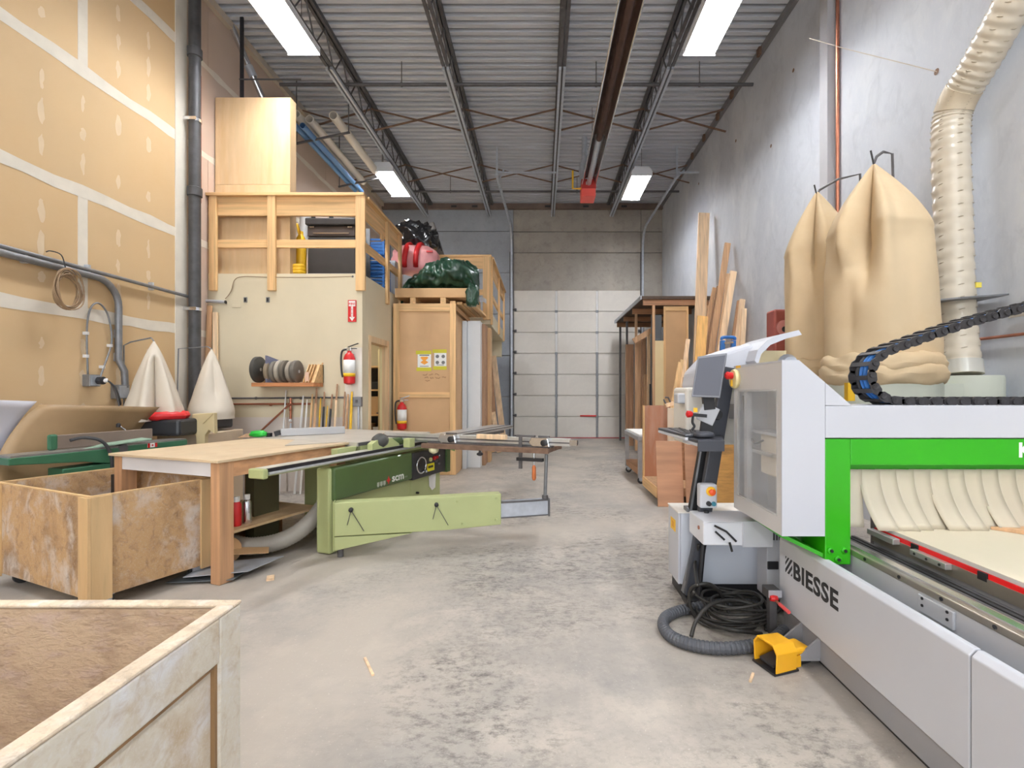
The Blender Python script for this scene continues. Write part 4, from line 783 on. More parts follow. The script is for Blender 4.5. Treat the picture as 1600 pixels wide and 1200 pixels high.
shape = lambda h: max(.03, (1 - h) ** .78 * (1 - .1 * math.exp(-(h / .08) ** 2)))
canvas_bag((-4.27, 5.36, 1.93), (-4.27, 5.36, 0), .30, 1.06, [(-.8, .2, .7, -.3, .75)], 3, rad=shape).build('filter_bag', CANW, t, smooth=True)
canvas_bag((-4.07, 6.0, 1.90), (-4.07, 6.0, 0), .27, 1.04, [(-.7, .3, .3, .1, .8)], 8, rad=shape).build('filter_bag', CANW, t, smooth=True)
HB = mat('housing_black', rgb(50, 52, 56), .35, .1, .1, 5)
def J2(x0, x1, y0, y1, z0, z1, nm, m, bev): return bx(x0, x1, y0, y1, z0, z1, nm, m, t, bevel=bev)
J2(-4.40, -3.86, 5.18, 5.55, .90, 1.08, 'fan_housing', HB, .03); J2(-4.2, -3.92, 5.78, 6.2, .92, 1.06, 'fan_housing', HB, .03)
MB().prism([(-4.40, 5.18, .90), (-4.40, 5.18, 1.06), (-4.56, 5.05, .90)], (0, .3, 0)).build('housing_scoop', HB, t)
for cx0, cy0, r0, zz in ((-4.2, 5.34, .26, 1.085), (-4.06, 5.98, .17, 1.07)):
    def ring(u, v, cx0=cx0, cy0=cy0, r0=r0, zz=zz):
        a = 2 * math.pi * u; b = 2 * math.pi * v; rr = .045 * (1 + .5 * noise.noise(Vector((math.cos(a) * 4, math.sin(a) * 4, b))))
        return (cx0 + (r0 + rr * math.cos(b)) * math.cos(a), cy0 + (r0 * .7 + rr * math.cos(b)) * math.sin(a), zz + .03 + rr * math.sin(b))
    MB().grid(ring, 40, 12).build('red_bag_tie', RED, t, smooth=True)
YB_ = mat('bracket_beige', rgb(212, 194, 150), .5, 0, .05, 4)
p = lambda px, py: at(px, py, 5.45)
MB().prism([p(300, 647), p(334, 645), p(335, 678), p(326, 672), p(320, 680), p(320, 704), p(307, 704), p(306, 682), p(300, 674)], (0, .06, 0)).build('motor_bracket', YB_, t, bevel=.006)
MB().prism([at(302, 648, 5.44), at(333, 646, 5.44), at(317, 662, 5.44)], (0, .012, 0)).build('bracket_rib', YB_, t)
J2(-4.35, -3.8, 5.5, 6.2, 0, .9, 'base_cabinet', mat('base_tan', rgb(206, 186, 160), .6, 0, .06, 3), .01)
for pts in (((-4.55, 5.3, 1.2), (-4.55, 5.3, 1.88), (-4.50, 5.33, 1.92), (-4.3, 5.36, 1.97), (-4.27, 5.36, 1.93)), ((-4.44, 5.92, 1.05), (-4.44, 5.95, 1.90), (-4.12, 6.0, 1.93), (-4.07, 6.0, 1.90))):
    MB().tube(pts, .008, 6).build('bag_hanger', GALV_D, t)

# ------------------------------------------------------------------ wooden bins
BINW = concrete('bin_wood', rgb(192, 156, 112), rgb(104, 74, 54), rgb(212, 206, 200), s=(1.3, 1.3, 1.0), big=1.7, k1=.9, k2=.9, rough=.7, bump=.2)
BINP = mat('bin_post', rgb(214, 180, 132), .7, 0, .2, 1, stretch=(16, 16, 2), dirt=rgb(150, 112, 74), dirt_amt=.6, dirt_scale=.5)
BINI = concrete('bin_inner', rgb(206, 190, 168), rgb(136, 114, 92), rgb(222, 216, 208), s=(1.5, 1.5, 1.5), big=1.5, k1=.8, k2=.8, bump=.25)
def caster(M_, x, y, parent, R=.05):
    c = MB(M_); c.lathe([(R * .5, -.014), (R, -.012), (R, .012), (R * .5, .014)], (x, y, R), 18, 'y')
    w_ = c.build('caster_wheel', BLACK_R, parent, smooth='auto'); MB(M_).lathe([(.02, -.017), (.02, .017)], (x, y, R), 12, 'y').build('caster_hub', SILVER, w_)
    MB(M_).box(x - .03, x + .03, y - .03, y - .02, R, .1).box(x - .03, x + .03, y + .02, y + .03, R, .1).box(x - .04, x + .04, y - .04, y + .04, .09, .1).build('caster_fork', GALV, parent)
BM = frame((-2.77, 2.98, 0), (.4, .916, 0))            # x runs away along the right hand side, y runs to the left
t = thing('wheeled_bin', 'stained plywood bin on casters standing against the work table', 'bin', (-3.1, 3.6, 0)); L1, L2, Z0, Z1 = .74, 1.22, .1, .73
MB(BM).box(0, L1, 0, .02, Z0, Z1).build('side_panel', BINW, t); MB(BM).box(0, L1, L2 - .02, L2, Z0, Z1).build('side_panel', BINW, t)
MB(BM).box(0, .02, .02, L2 - .02, Z0, Z1).build('side_panel', BINW, t); MB(BM).box(L1 - .02, L1, .02, L2 - .02, Z0, Z1).build('side_panel', BINW, t)
MB(BM).box(.02, L1 - .02, .02, L2 - .02, Z0, Z0 + .02).build('bottom_panel', BINI, t)
for x0, x1, y0, y1 in ((-.018, 0, -.018, .09), (0, .11, -.018, 0), (L1 - .09, L1 + .002, -.018, 0), (-.018, 0, L2 - .09, L2)): MB(BM).box(x0, x1, y0, y1, Z0 - .02, Z1 + .003).build('corner_post', BINP, t, bevel=.002)
for x0, x1, y0, y1 in ((0, L1, 0, .02), (0, L1, L2 - .02, L2), (0, .02, .02, L2 - .02), (L1 - .02, L1, .02, L2 - .02)): MB(BM).box(x0, x1, y0, y1, Z1, Z1 + .008).build('rim', BINP, t)
MB(BM).box(.3, .55, .03, .05, Z1 - .3, Z1 - .02).build('inner_cleat', BINI, t)
for x in (.1, L1 - .09):
    for y in (.06, L2 - .1): caster(BM, x, y, t)
MB(BM).box(.62, .66, .98, 1.1, .35, .70).build('black_tool', BLACK, None, 'black tool case standing inside the wheeled plywood bin', 'case')
t = thing('whitewashed_bin', 'whitewashed wooden bin closest to the viewer with raised edge frame', 'bin', (-1.6, 1.0, 0))
WW = concrete('whitewash', rgb(212, 204, 188), rgb(176, 148, 110), rgb(226, 228, 234), s=(1, 1, 1), big=2.2, k1=.8, k2=.7, bump=.3, rough=.8)
ZN, NX, NY0, NY1 = .72, -.965, .35, 1.53
RIMW = concrete('rim_worn', rgb(226, 206, 180), rgb(150, 130, 106), rgb(240, 234, 226), s=(2, 2, 2), big=3, k1=.6, k2=.6, bump=.5, rough=.9)
bx(-2.4, NX, NY1 - .025, NY1, .1, ZN, 'end_panel', BINI, t); bx(-2.4, NX, NY0, NY0 + .025, .1, ZN, 'end_panel', BINI, t)
bx(NX - .025, NX, NY0 + .025, NY1 - .025, .1, ZN, 'side_panel', WW, t); bx(-2.4, -2.375, NY0 + .025, NY1 - .025, .1, ZN, 'side_panel', WW, t)
CHIP = concrete('rough_inner_ply', rgb(198, 172, 144), rgb(132, 104, 84), rgb(200, 176, 168), s=(1.2, 3, 3), big=3.2, k1=.8, k2=.6, bump=.9, rough=.9)
bx(-2.374, NX - .026, NY1 - .032, NY1 - .025, .12, ZN - .004, 'inner_lining', CHIP, t)
bx(-2.374, NX - .026, NY0 + .026, NY1 - .033, .1, .12, 'bottom_panel', BINI, t)
def rough_bar(x0, x1, y0, y1, z0, z1, nm, m):
    bx(x0, x1, y0, y1, z0, z1, nm, m, t, bevel=.006)
rough_bar(-2.4, NX + .022, NY1 - .034, NY1 + .004, ZN, ZN + .012, 'rim', RIMW); rough_bar(NX - .03, NX + .022, NY0, NY1 - .036, ZN, ZN + .012, 'rim', RIMW)
rough_bar(NX, NX + .02, NY1 - .1, NY1, .1, ZN, 'frame_stile', WW); rough_bar(NX, NX + .02, NY0, NY0 + .09, .1, ZN, 'frame_stile', WW); rough_bar(NX, NX + .02, NY0 + .09, NY1 - .1, ZN - .13, ZN, 'frame_rail', WW); rough_bar(NX, NX + .02, NY0 + .09, NY1 - .1, .1, .22, 'frame_rail', WW)
SH_ = wood('bare_edge', rgb(150, 116, 78), 'z')
bx(NX, NX + .012, NY1 - .112, NY1 - .1, .22, ZN - .142, 'bare_edge', SH_, t); bx(NX, NX + .012, NY0 + .09, NY1 - .1, ZN - .142, ZN - .13, 'bare_edge', SH_, t)
for x in (-2.3, NX - .1):
    for y in (NY0 + .1, NY1 - .1): caster(Matrix(), x, y, t)

# ------------------------------------------------------------------ work table and panel saw, turned 20 degrees
SM = frame((-1.78, 4.09, 0), (.342, .94, 0)); S = lambda: MB(SM)
SW = lambda x, y, z=0: SM @ Vector((x, y, z))
t = thing('work_table', 'pale plywood work table beside the green panel saw', 'table', SW(-.15, .85))
TT = mat('table_top', rgb(206, 184, 152), .6, 0, .06, 1.0, stretch=(3, 3, 3), dirt=rgb(190, 160, 124), dirt_amt=.5); LEG = wood('table_leg', rgb(192, 148, 110), 'z', var=.25)
S().box(-.80, .5, .24, 1.45, .875, .895).build('table_top', TT, t, bevel=.003)
for x in (-.77, .36):
    for y in (.26, 1.34): S().box(x, x + .11, y, y + .09, .002, .875).build('leg', LEG, t, bevel=.003)
AP = wood('apron_wood', rgb(198, 150, 110), 'y')
S().box(-.66, .36, .265, .285, .76, .875).build('apron', AP, t); S().box(-.66, .36, 1.41, 1.43, .76, .875).build('apron', AP, t)
S().box(-.765, -.745, .35, 1.34, .77, .875).build('apron', mat('apron_white', rgb(222, 220, 222), .5, 0, .04, 4), t); S().box(.45, .47, .35, 1.34, .76, .875).build('apron', AP, t)
S().box(-.6, .3, .4, 1.3, .3, .32).build('lower_shelf', PLY, t)
DG_ = mat('dark_green', rgb(74, 98, 52), 0.32, 0.05, 0.08, 3, coat=.2); LG = mat('light_green', rgb(176, 184, 130), 0.45, 0.0, 0.04, 3, coat=.1); CTRL = mat('control_black', rgb(54, 54, 56), .4, 0, .05, 3)
t = thing('panel_saw', 'green sliding table panel saw with swing arm and crosscut fence', 'saw', SW(.9, .3))
# base and body
S().prism([(0, 0, .005), (0, 0, .73), (.16, 0, .73), (.16, 0, .1), (.3, 0, .005)], (0, .15, 0)).build('front_foot', LG, t, bevel=.02)
S().box(.12, 1.78, .045, .15, .06, .72).build('base_body', LG, t, bevel=.01); S().box(.6, 1.78, .23, .9, .02, .78).build('base_body', LG, t, bevel=.01)
S().box(.02, 1.137, -.03, .044, .45, .735).build('cover_panel', DG_, t, bevel=.022, seg=3)
S().box(1.141, 1.80, -.028, .044, .435, .72).build('control_panel', CTRL, t, bevel=.008)
S().box(1.80, 1.88, -.05, .1, .42, .72).build('end_block', DG_, t, bevel=.008)
S().box(1.2, 1.78, .035, .0445, .12, .43).build('service_door', LG, t, bevel=.006)
S().lathe([(.012, 0), (.012, -.03)], (1.3, .035, .27), 8, 'y').build('door_latch', BLACK, t)
S().add([(1.53, -.001 + .03, .41), (1.68, .029, .43), (1.67, .029, .26), (1.6, .029, .24), (1.54, .029, .3)], [(0, 1, 2, 3, 4)]).build('torn_sticker', PAPER, t)
# hand wheel, buttons
S().add([], []); 
ringpts = [(1.27 + .085 * math.cos(a), -.05, .58 + .085 * math.sin(a)) for a in [2 * math.pi * k / 28 for k in range(28)]]
hwl = MB(SM).tube(ringpts, .009, 8, closed=True).build('hand_wheel', SILVER, t, smooth=True); S().lathe([(.06, -.028), (.06, -.04), (.02, -.045)], (1.27, 0, .58), 18, 'y').build('wheel_disc', BLACK, hwl); S().lathe([(.014, -.04), (.016, -.09), (.006, -.1)], (1.31, 0, .51), 10, 'y').build('wheel_knob', SILVER, hwl)
for x, z, m, r in ((1.47, .615, mat('button_cream', rgb(216, 206, 140), .4), .022), (1.55, .62, RED, .024), (1.60, .625, RED, .018), (1.585, .585, STEEL_D, .02), (1.64, .64, SILVER, .012), (1.64, .55, STEEL_D, .016)):
    S().lathe([(r, -.028), (r, -.045), (r * .6, -.052)], (x, 0, z), 14, 'y').build('push_button', m, t)
st = S().box(1.41, 1.555, -.031, -.028, .485, .57).build('warning_label', mat('label_yellow', rgb(238, 224, 40), .5), t)
S().box(1.43, 1.53, -.0315, -.031, .52, .545).build('label_print', mat('ink_dark', rgb(70, 70, 40), .7), st)
# lettering
o2 = SW(.79, -.0315, .485); text('scm', .105, o2, (.342, .94, 0), (0, 0, 1), 'lettering', mat('letter_white', rgb(220, 222, 216), .5), t, .0025, width=.19)
text('group', .03, SW(.992, -.0315, .492), (.342, .94, 0), (0, 0, 1), 'lettering', mat('letter_faint', rgb(140, 150, 130), .5), t, 0, width=.05)
for k in range(3): S().box(.565 + .045 * k, .60 + .045 * k, -.0318, -.0305, .478, .515).box(.575 + .045 * k, .59 + .045 * k, -.0318, -.0305, .47, .478).build('lettering', mat('letter_grey', rgb(170, 176, 160), .5), t)
S().add([(.735 + x, -.0318, .51 + z) for x, z in ((0, .045), (.012, .015), (.035, 0), (.012, -.015), (0, -.045), (-.012, -.015), (-.035, 0), (-.012, .015))], [tuple(range(8))]).build('emblem', mat('emblem_red', rgb(190, 40, 34), .5), t)
S().prism([(1.9, -.09, .66), (1.9, .06, .70), (1.9, .05, .80), (1.9, -.10, .77)], (.01, 0, 0)).build('end_label', mat('label_green', rgb(120, 160, 90), .5), t)
# guide rail
S().box(-.63, 1.85, .0, .13, .765, .81).build('guide_rail', LG, t, bevel=.006); S().box(-.645, -.60, -.01, .14, .75, .822).build('rail_end', LG, t, bevel=.01)
S().box(-.6, 1.85, .015, .125, .81, .822).build('rail_top', mat('rail_grey', rgb(196, 194, 184), .45, .2, .05, 3), t); S().box(-.6, 1.85, -.004, .015, .795, .822).build('rail_groove', BLACK, t); MB(SM).cyl((-.6, -.008, .785), (1.85, -.008, .785), .012, n=8).build('guide_bar', ALU, t, smooth='auto')
# cast iron table, fence, guard
S().box(.5, 1.75, .15, 1.45, .855, .897).build('saw_table', mat('table_steel', rgb(192, 186, 176), .4, .2, .08, 4), t, bevel=.004); S().box(.62, 1.6, .9, 1.4, .6, .855).build('table_rib', LG, t)
S().box(.52, 1.3, .145, .155, .86, .89).build('table_edge', STEEL_D, t)
for x in (.25, .55): S().prism([(x, .15, .80), (x + .22, .15, .80), (x + .25, .15, .86), (x, .15, .86)], (0, .07, 0)).build('table_bracket', LG, t)
S().lathe([(.02, -.1), (.055, -.06), (.075, .0), (.06, .06), (.02, .075)], (.72, .06, .895), 18, 'x').build('guard_hood', mat('hood_grey', rgb(78, 78, 76), .45, .1, .1, 6), t, smooth=True)
S().prism([(.56, .02, .82), (.56, .02, .88), (.63, .02, .91), (.86, .02, .91), (.98, .02, .84), (.98, .02, .82)], (0, .06, 0)).build('guard_base', LG, t, bevel=.005)
S().box(.9, 1.14, .03, .1, .83, .9).build('green_casting', DG_, t, bevel=.01)
# sliding carriage
S().box(1.15, 3.2, -.30, .04, .845, .89).build('sliding_table', ALU, t, bevel=.004); S().box(1.15, 3.2, -.302, -.296, .872, .880).build('slot', STEEL_D, t); S().box(1.15, 3.21, -.25, -.2, .889, .8915).build('slot', STEEL_D, t); S().box(1.6, 3.1, -.2, -.02, .79, .845).build('carriage_body', GALV_D, t)
# crosscut fence
S().box(1.04, 1.10, -1.79, .26, .875, .945).build('crosscut_fence', ALU, t, bevel=.004); S().box(1.036, 1.041, -1.79, .26, .90, .912).build('slot', STEEL_D, t); S().box(1.04, 1.1, .26, .29, .87, .93).build('fence_end_cap', COPPER, t)
S().box(1.036, 1.05, -1.86, -1.79, .885, .935).build('fence_tip', SILVER, t); MB(SM).lathe([(.022, -1.86), (.022, -1.845), (.012, -1.84)], (1.06, 0, .91), 12, 'y').build('tip_wheel', BLACK, t)
for y in (-.52, -1.50):
    f_ = S().prism([(1.02, y - .1, .80 + .0)] and [(1.025, y - .11, .865), (1.025, y + .06, .865), (1.025, y + .10, .90), (1.025, y + .07, .955), (1.025, y - .09, .95)], (-.03, 0, 0)).build('flip_stop', SILVER, t, bevel=.006)
    MB(SM).lathe([(.03, .0), (.03, -.03), (.012, -.035)], (1.0, y - .06, .905), 12, 'x').build('stop_knob', BLACK, f_); MB(SM).beam((1.0, y - .11, .962), (1.0, y + .0, .962), .02, .016).build('stop_lever', STEEL_D, f_)
S().box(.99, 1.038, -1.17, -.86, .92, .965).build('sacrificial_block', W_PALE_Z, t, bevel=.003)
# crosscut frame under the fence
for x in (.92, 1.30): S().box(x, x + .04, -1.62, -.28, .815, .86).build('frame_bar', RUST, t)
for y in (-1.62, -.95, -.32): S().box(.96, 1.30, y, y + .04, .82, .855).build('frame_bar', RUST, t)
S().box(1.0, 1.10, -1.62, -.3, .86, .874).build('frame_slide', STEEL_D, t)
for y in (-.93,): MB(SM).lathe([(.012, .765), (.03, .775), (.03, .79), (.012, .8), (.012, .82)], (.93, y, 0), 12).build('clamp_knob', BLACK, t)
MB(SM).lathe([(.03, -.04), (.045, 0), (.03, .04)], (.96, -.40, .80), 12, 'y').build('cream_roller', mat('roller_cream', rgb(226, 220, 180), .5), t, smooth=True); S().box(.93, 1.02, -.14, -.06, .81, .90).build('bracket_block', LG, t, bevel=.006)
# swing arm
AM = frame((-1.70, 3.99, 0), (1.34, .36, 0)); AL = (1.34 ** 2 + .36 ** 2) ** .5; Am = lambda: MB(AM)
Am().prism([(0, 0, .19), (0, 0, .465), (AL, 0, .465), (AL, 0, .19), (.9, 0, .175)], (0, .12, 0)).build('swing_arm', LG, t, bevel=.006)
Am().prism([(0, .005, .07), (0, .005, .184), (.62, .005, .170)], (0, .11, 0)).build('arm_gusset', LG, t, bevel=.004); Am().box(-.015, .0, .02, .11, .06, .47).build('arm_pivot', LG, t, bevel=.01)
Am().cyl((.04, .06, 0.005), (.04, .06, .07), .025, n=12).build('pivot_foot', STEEL_D, t)
Am().box(AL, AL + .44, .02, .1, .245, .385).build('arm_extension', GALV, t); Am().box(AL, AL + .44, .012, .02, .375, .39).box(AL, AL + .44, .012, .02, .24, .25).build('extension_lip', STEEL_D, t); Am().box(AL + .44, AL + .455, .0, .12, .235, .395).build('extension_end', STEEL_D, t)
e = AM @ Vector((AL + .42, .05, .39)); fe = SW(1.0, -1.58, .80); MB().cyl(e, fe, .016, n=10).build('support_post', GALV_D, t, smooth='auto'); MB().cyl(e, e + Vector((0, 0, .03)), .028, n=10).build('post_collar', STEEL_D, t)
for x in (.13, .82):
    kn = Am().lathe([(.018, 0), (.018, -.03), (.01, -.035)], (x, 0, .405), 12, 'y').build('arm_knob', BLACK, t, smooth='auto'); Am().cyl((x, -.012, .40), (x + .1, -.006, .22), .003, n=5).cyl((x, -.012, .40), (x - .03, -.006, .28), .003, n=5).build('knob_wire', STEEL_D, kn)
for x, z in ((1.0, .42), (1.04, .22), (1.34, .43), (1.34, .24)): Am().lathe([(.012, 0), (.008, -.006)], (x, 0, z), 8, 'y').build('bolt_head', LG, t)
# things on the saw
cl = thing('bar_clamp', 'bar clamp with wooden handle hooked on the end of the crosscut fence', 'clamp', SW(.98, -1.36, .62))
MB(SM).box(.955, .975, -1.35, -1.32, .66, .96).build('clamp_bar', STEEL_D, cl); MB(SM).box(.95, .98, -1.48, -1.30, .955, .975).build('fixed_jaw', STEEL_D, cl); MB(SM).box(.945, .985, -1.56, -1.30, .735, .765).build('sliding_jaw', BLACK, cl); MB(SM).cyl((.965, -1.47, .82), (.965, -1.47, .56), .008, n=8).build('screw', SILVER, cl); MB(SM).lathe([(.012, .56), (.02, .58), (.018, .68), (.01, .70)], (.965, -1.47, 0), 12).build('handle', wood('clamp_handle', rgb(196, 110, 60), 'z'), cl, smooth='auto')
t = thing('steel_straightedge', 'long pale grey fence bar lying across the saw table', 'bar', SW(1.0, 1.2, .9))
p0, p1 = Vector((-2.80, 5.22, .94)), Vector((-2.25, 5.56, .94)); MB().beam(p0, p1, .05, .078).build('bar', mat('bar_grey', rgb(190, 190, 192), .4, .4, .05, 3), t, bevel=.003); MB().beam(p0 - Vector((.05, .03, .015)), p0, .06, .05).build('bar_end', BLACK, t)
t = thing('green_tool', 'bright green hand tool lying on the saw table by the fence bar', 'tool', (-2.95, 5.12, .9)); GB = mat('tool_green', rgb(40, 180, 60), .4, 0, .1, 6)
blob('b', (-2.97, 5.11, .935), (.085, .05, .034), GB, '', '', 6, .2, sub=3).build('tool_body', GB, t, smooth=True); bx(-2.90, -2.86, 5.12, 5.17, .9, .94, 'tool_tip', BLACK, t)
t = thing('wood_wedge', 'orange wooden offcut lying beside the green hand tool', 'offcut', (-3.08, 5.07, .9)); MB().prism([(-3.16, 5.05, .899), (-3.05, 5.08, .899), (-3.04, 5.09, .945), (-3.08, 5.08, .94)], (0.02, .05, 0)).build('wedge', W_FIR_Z, t)
t = thing('melamine_offcut', 'thin grey panel offcut lying on the work table', 'panel', SW(.3, .7, .896)); S().add([(.05, .55, .8965), (.5, .27, .8965), (.5, .9, .8965), (.05, .55, .902), (.5, .27, .902), (.5, .9, .902)], [(0, 1, 2), (5, 4, 3), (0, 3, 4, 1), (1, 4, 5, 2), (2, 5, 3, 0)]).build('offcut', mat('offcut_grey', rgb(186, 178, 166), .5), t)
# under the table
t = thing('dust_hose', 'ribbed grey dust hose curving from under the table to the saw', 'hose', SW(-.1, .5)); hp = smoothpath([SW(-.42, .75, .18), SW(-.3, .55, .11), SW(-.1, .38, .13), SW(.1, .28, .26), SW(.35, .26, .5)], 22)
MB().tube(hp, lambda i: .068 + .006 * (i % 2), 14).build('hose_wall', mat('hose_grey', rgb(160, 154, 144), .5, 0, .08, 9), t, smooth=True); MB().tube(hp[:2], .078, 14).build('hose_cuff', BLACK_R, t)
t = thing('kraft_roll', 'roll of brown kraft paper on the floor under the work table', 'roll', SW(-.45, .9)); MB(SM).pipe((-.5, .55, .13), (-.35, .95, .13), .11, .05).build('paper_roll', CARD, t, smooth='auto'); MB(SM).pipe((-.502, .545, .13), (-.348, .955, .13), .052, .045).build('core', W_BRN_X, t)
for k, (pts, m, lb) in enumerate((([(-.72, .55), (-.35, .28), (-.2, .45), (-.55, .75)], CARD, 'bent cardboard sheet on the floor beneath the kraft roll'), ([(-.86, .5), (-.62, .17), (-.28, .2), (-.6, .62)], GALV, 'shiny grey metal sheet lying half under the work table'), ([(-.90, .62), (-.70, .22), (-.5, .3), (-.7, .7)], mat('sheet_grey2', rgb(120, 126, 130), .35, .3, .08, 5), 'darker grey metal sheet under the work table near the bin'))):
    z = .10 - .04 * k; MB(SM).prism([(x, y, z + (.06 if (j + k) % 3 == 0 and k == 0 else 0)) for j, (x, y) in enumerate(pts)], (0, 0, .004)).build('scrap_sheet', m, None, lb, 'sheet', 'scrap sheets under the work table')
S().box(-.2, .05, .62, .72, .005, .72).build('dark_offcut_panel', mat('olive_panel', rgb(86, 82, 58), .5, 0, .08, 4), None, 'dark olive panel standing under the work table', 'panel')
t = thing('under_table_crate', 'open wooden crate under the work table with scraps', 'crate', SW(-.1, 1.05)); 
for y in (.86, 1.3): S().box(-.3, .3, y, y + .02, .005, .28).build('crate_side', W_BRN_X, t)
for x in (-.3, .28): S().box(x, x + .02, .88, 1.3, .005, .28).build('crate_end', W_BRN_X, t)
for k, (x, m, lb) in enumerate(((-.45, RED, 'red spray can on the shelf under the work table'), (-.36, SILVER, 'silver spray can on the shelf under the work table'), (-.54, WHITE, 'white spray can on the shelf under the work table'))):
    c = SW(x, .5, .322); t = thing('spray_can', lb, 'can', c, 'spray cans under the work table'); MB().lathe([(.03, c.z), (.033, c.z + .01), (.033, c.z + .17), (.02, c.z + .19)], (c.x, c.y, 0), 14).build('can_body', m, t, smooth='auto'); MB().lathe([(.021, c.z + .19), (.021, c.z + .23)], (c.x, c.y, 0), 12).build('can_cap', PAPER, t)
MB().beam((-1.98, 3.55, .006), (-2.02, 3.63, .006), .05, .012).build('wood_chip', W_PALE_Z, None, 'pale wood offcut on the floor at the table leg', 'offcut')
# ------------------------------------------------------------------ CNC router
CW = mat('cnc_white', rgb(196, 198, 206), 0.4, 0, 0.02, 2); CGRN = mat('cnc_green', rgb(44, 166, 8), 0.35, 0, 0.05, 2, coat=.1, dirt=rgb(80, 190, 40), dirt_amt=.2, dirt_scale=5, dirt_pos=.62)
CGRY = mat('cnc_grey', rgb(150, 150, 154), 0.45, 0.1, 0.04, 3); CGR2 = mat('cnc_light_grey', rgb(196, 198, 204), .45, .05, .03, 3); STL = mat('rail_steel', rgb(176, 168, 156), .3, .7, .08, 5)
X0 = 1.38; YE = 2.82
t = thing('cnc_router', 'white and green flatbed CNC router with gantry and plastic strip curtain', 'CNC machine', (2.2, 1.6, 0))
bx(1.54, 3.1, .2, YE - .02, .10, .46, 'base_frame', CGRY, t); bx(1.42, 1.54, YE - .04, YE - .02, .10, .55, 'end_plate', CGRY, t); bx(1.42, 1.54, .2, YE - .04, .15, .17, 'inner_ledge', CGRY, t)
def side(y0, y1): MB().prism([(X0, y0, .155), (X0, y0, .535), (X0 + .02, y0, .556), (1.42, y0, .556), (1.42, y0, .155)], (0, y1 - y0, 0)).build('side_panel', CW, t, bevel=.004)
side(.2, 1.563); side(1.569, YE)
bx(1.40, 1.44, .2, YE - .01, .03, .145, 'skirt', CGRY, t); bx(1.395, 1.44, .2, YE - .01, .145, .151, 'red_strip', RED, t); bx(1.42, 1.44, .2, YE - .05, .002, .03, 'floor_rail', BLACK, t); bx(1.405, 1.44, .2, YE - .02, .085, .095, 'skirt_rib', CGR2, t)
bx(1.535, 1.62, .2, 2.75, .46, .575, 'bed_beam', CGR2, t)
pl_ = bx(1.523, 1.535, 1.80, 1.97, .50, .568, 'bolt_plate', CGR2, t, bevel=.003)
for y in (1.825, 1.945):
    for z in (.53, .558): MB().lathe([(.006, 0), (.006, -.003)], (1.523, y, z), 8, 'x').build('bolt', BLACK, pl_)
bx(1.53, 1.62, .2, 2.75, .576, .606, 'linear_rail', STL, t, bevel=.004); bx(1.55, 1.585, .2, 2.75, .606, .618, 'rail_top', SILVER, t)
for k in range(9): MB().lathe([(.008, 0), (.008, -.003)], (1.5295, 2.3 - .22 * k, .592), 8, 'x').build('rail_bolt', BLACK, t)
bx(1.62, 1.75, .2, 2.75, .50, .565, 'bellows_trough', STEEL_D, t)
for k in range(4): bx(1.63 + .03 * k, 1.648 + .03 * k, .2, 2.7, .565, .585, 'bellows_rib', (BLACK_R, STEEL_D)[k % 2], t)
bx(1.75, 3.1, .2, 2.56, .46, .650, 'vacuum_table', CGRY, t); bx(1.74, 1.75, .2, 2.56, .60, .652, 'table_edge', STL, t)
bx(1.745, 3.1, .2, 2.55, .652, .672, 'red_gasket', mat('gasket_red', rgb(232, 24, 30), .4, 0, .05, 5), t)
for k in range(6): bx(1.738, 1.746, .5 + .35 * k, .54 + .35 * k, .64, .672, 'gasket_clip', BLACK, t)
cb = bx(1.71, 1.74, 2.06, 2.26, .628, .655, 'clamp_block', ALU, t, bevel=.003); bx(1.705, 1.74, 2.36, 2.55, .64, .668, 'clamp_block', ALU, t, bevel=.003)
for y in (2.09, 2.16, 2.23): MB().lathe([(.006, 0), (.006, -.003)], (1.71, y, .641), 8, 'x').build('bolt', BLACK, cb)
# gantry
GY = 2.40
MB().prism([(1.40, GY, .53), (1.40, GY, 1.150), (1.526, GY, 1.150), (1.526, GY, .56), (1.526, GY, .53)], (0, .2, 0)).build('gantry_leg', CGRN, t, bevel=.004)
for x, z in ((1.427, .60), (1.495, .60), (1.462, .557)): 
    b_ = MB().lathe([(.017, 0), (.017, -.006), (.010, -.008)], (x, GY, z), 14, 'y').build('leg_bolt', CGRN, t); MB().lathe([(.008, -.008), (.008, -.014)], (x, GY, z), 6, 'y').build('bolt_socket', BLACK, b_)
MB().prism([(1.22, 3.0, .655), (1.40, 2.62, .56), (1.40, 2.42, .56), (1.22, 2.5, .64)], (.0, 0, .02)).build('leg_gusset', CGRN, t); bx(1.40, 1.46, 2.6, 2.98, .56, .66, 'rear_foot', CGRN, t)
bx(1.5265, 3.25, GY, GY + .05, 1.022, 1.150, 'gantry_beam', CGRN, t, bevel=.003); bx(1.5265, 3.25, GY + .11, GY + .14, .962, 1.06, 'curtain_rail', CGRN, t)
bx(3.13, 3.25, GY, GY + .2, .53, 1.02, 'gantry_leg', CGRN, t)
bx(1.401, 3.25, GY, GY + .36, 1.155, 1.314, 'top_cover', CW, t, bevel=.004)
text('K', .10, (at(1592, 0, GY).x, GY - .0008, 1.062), (1, 0, 0), (0, 0, 1), 'lettering', PAPER, t, .003)
STRIP = mat('pvc_strip', rgb(208, 198, 178), .45, 0, .03, 3)
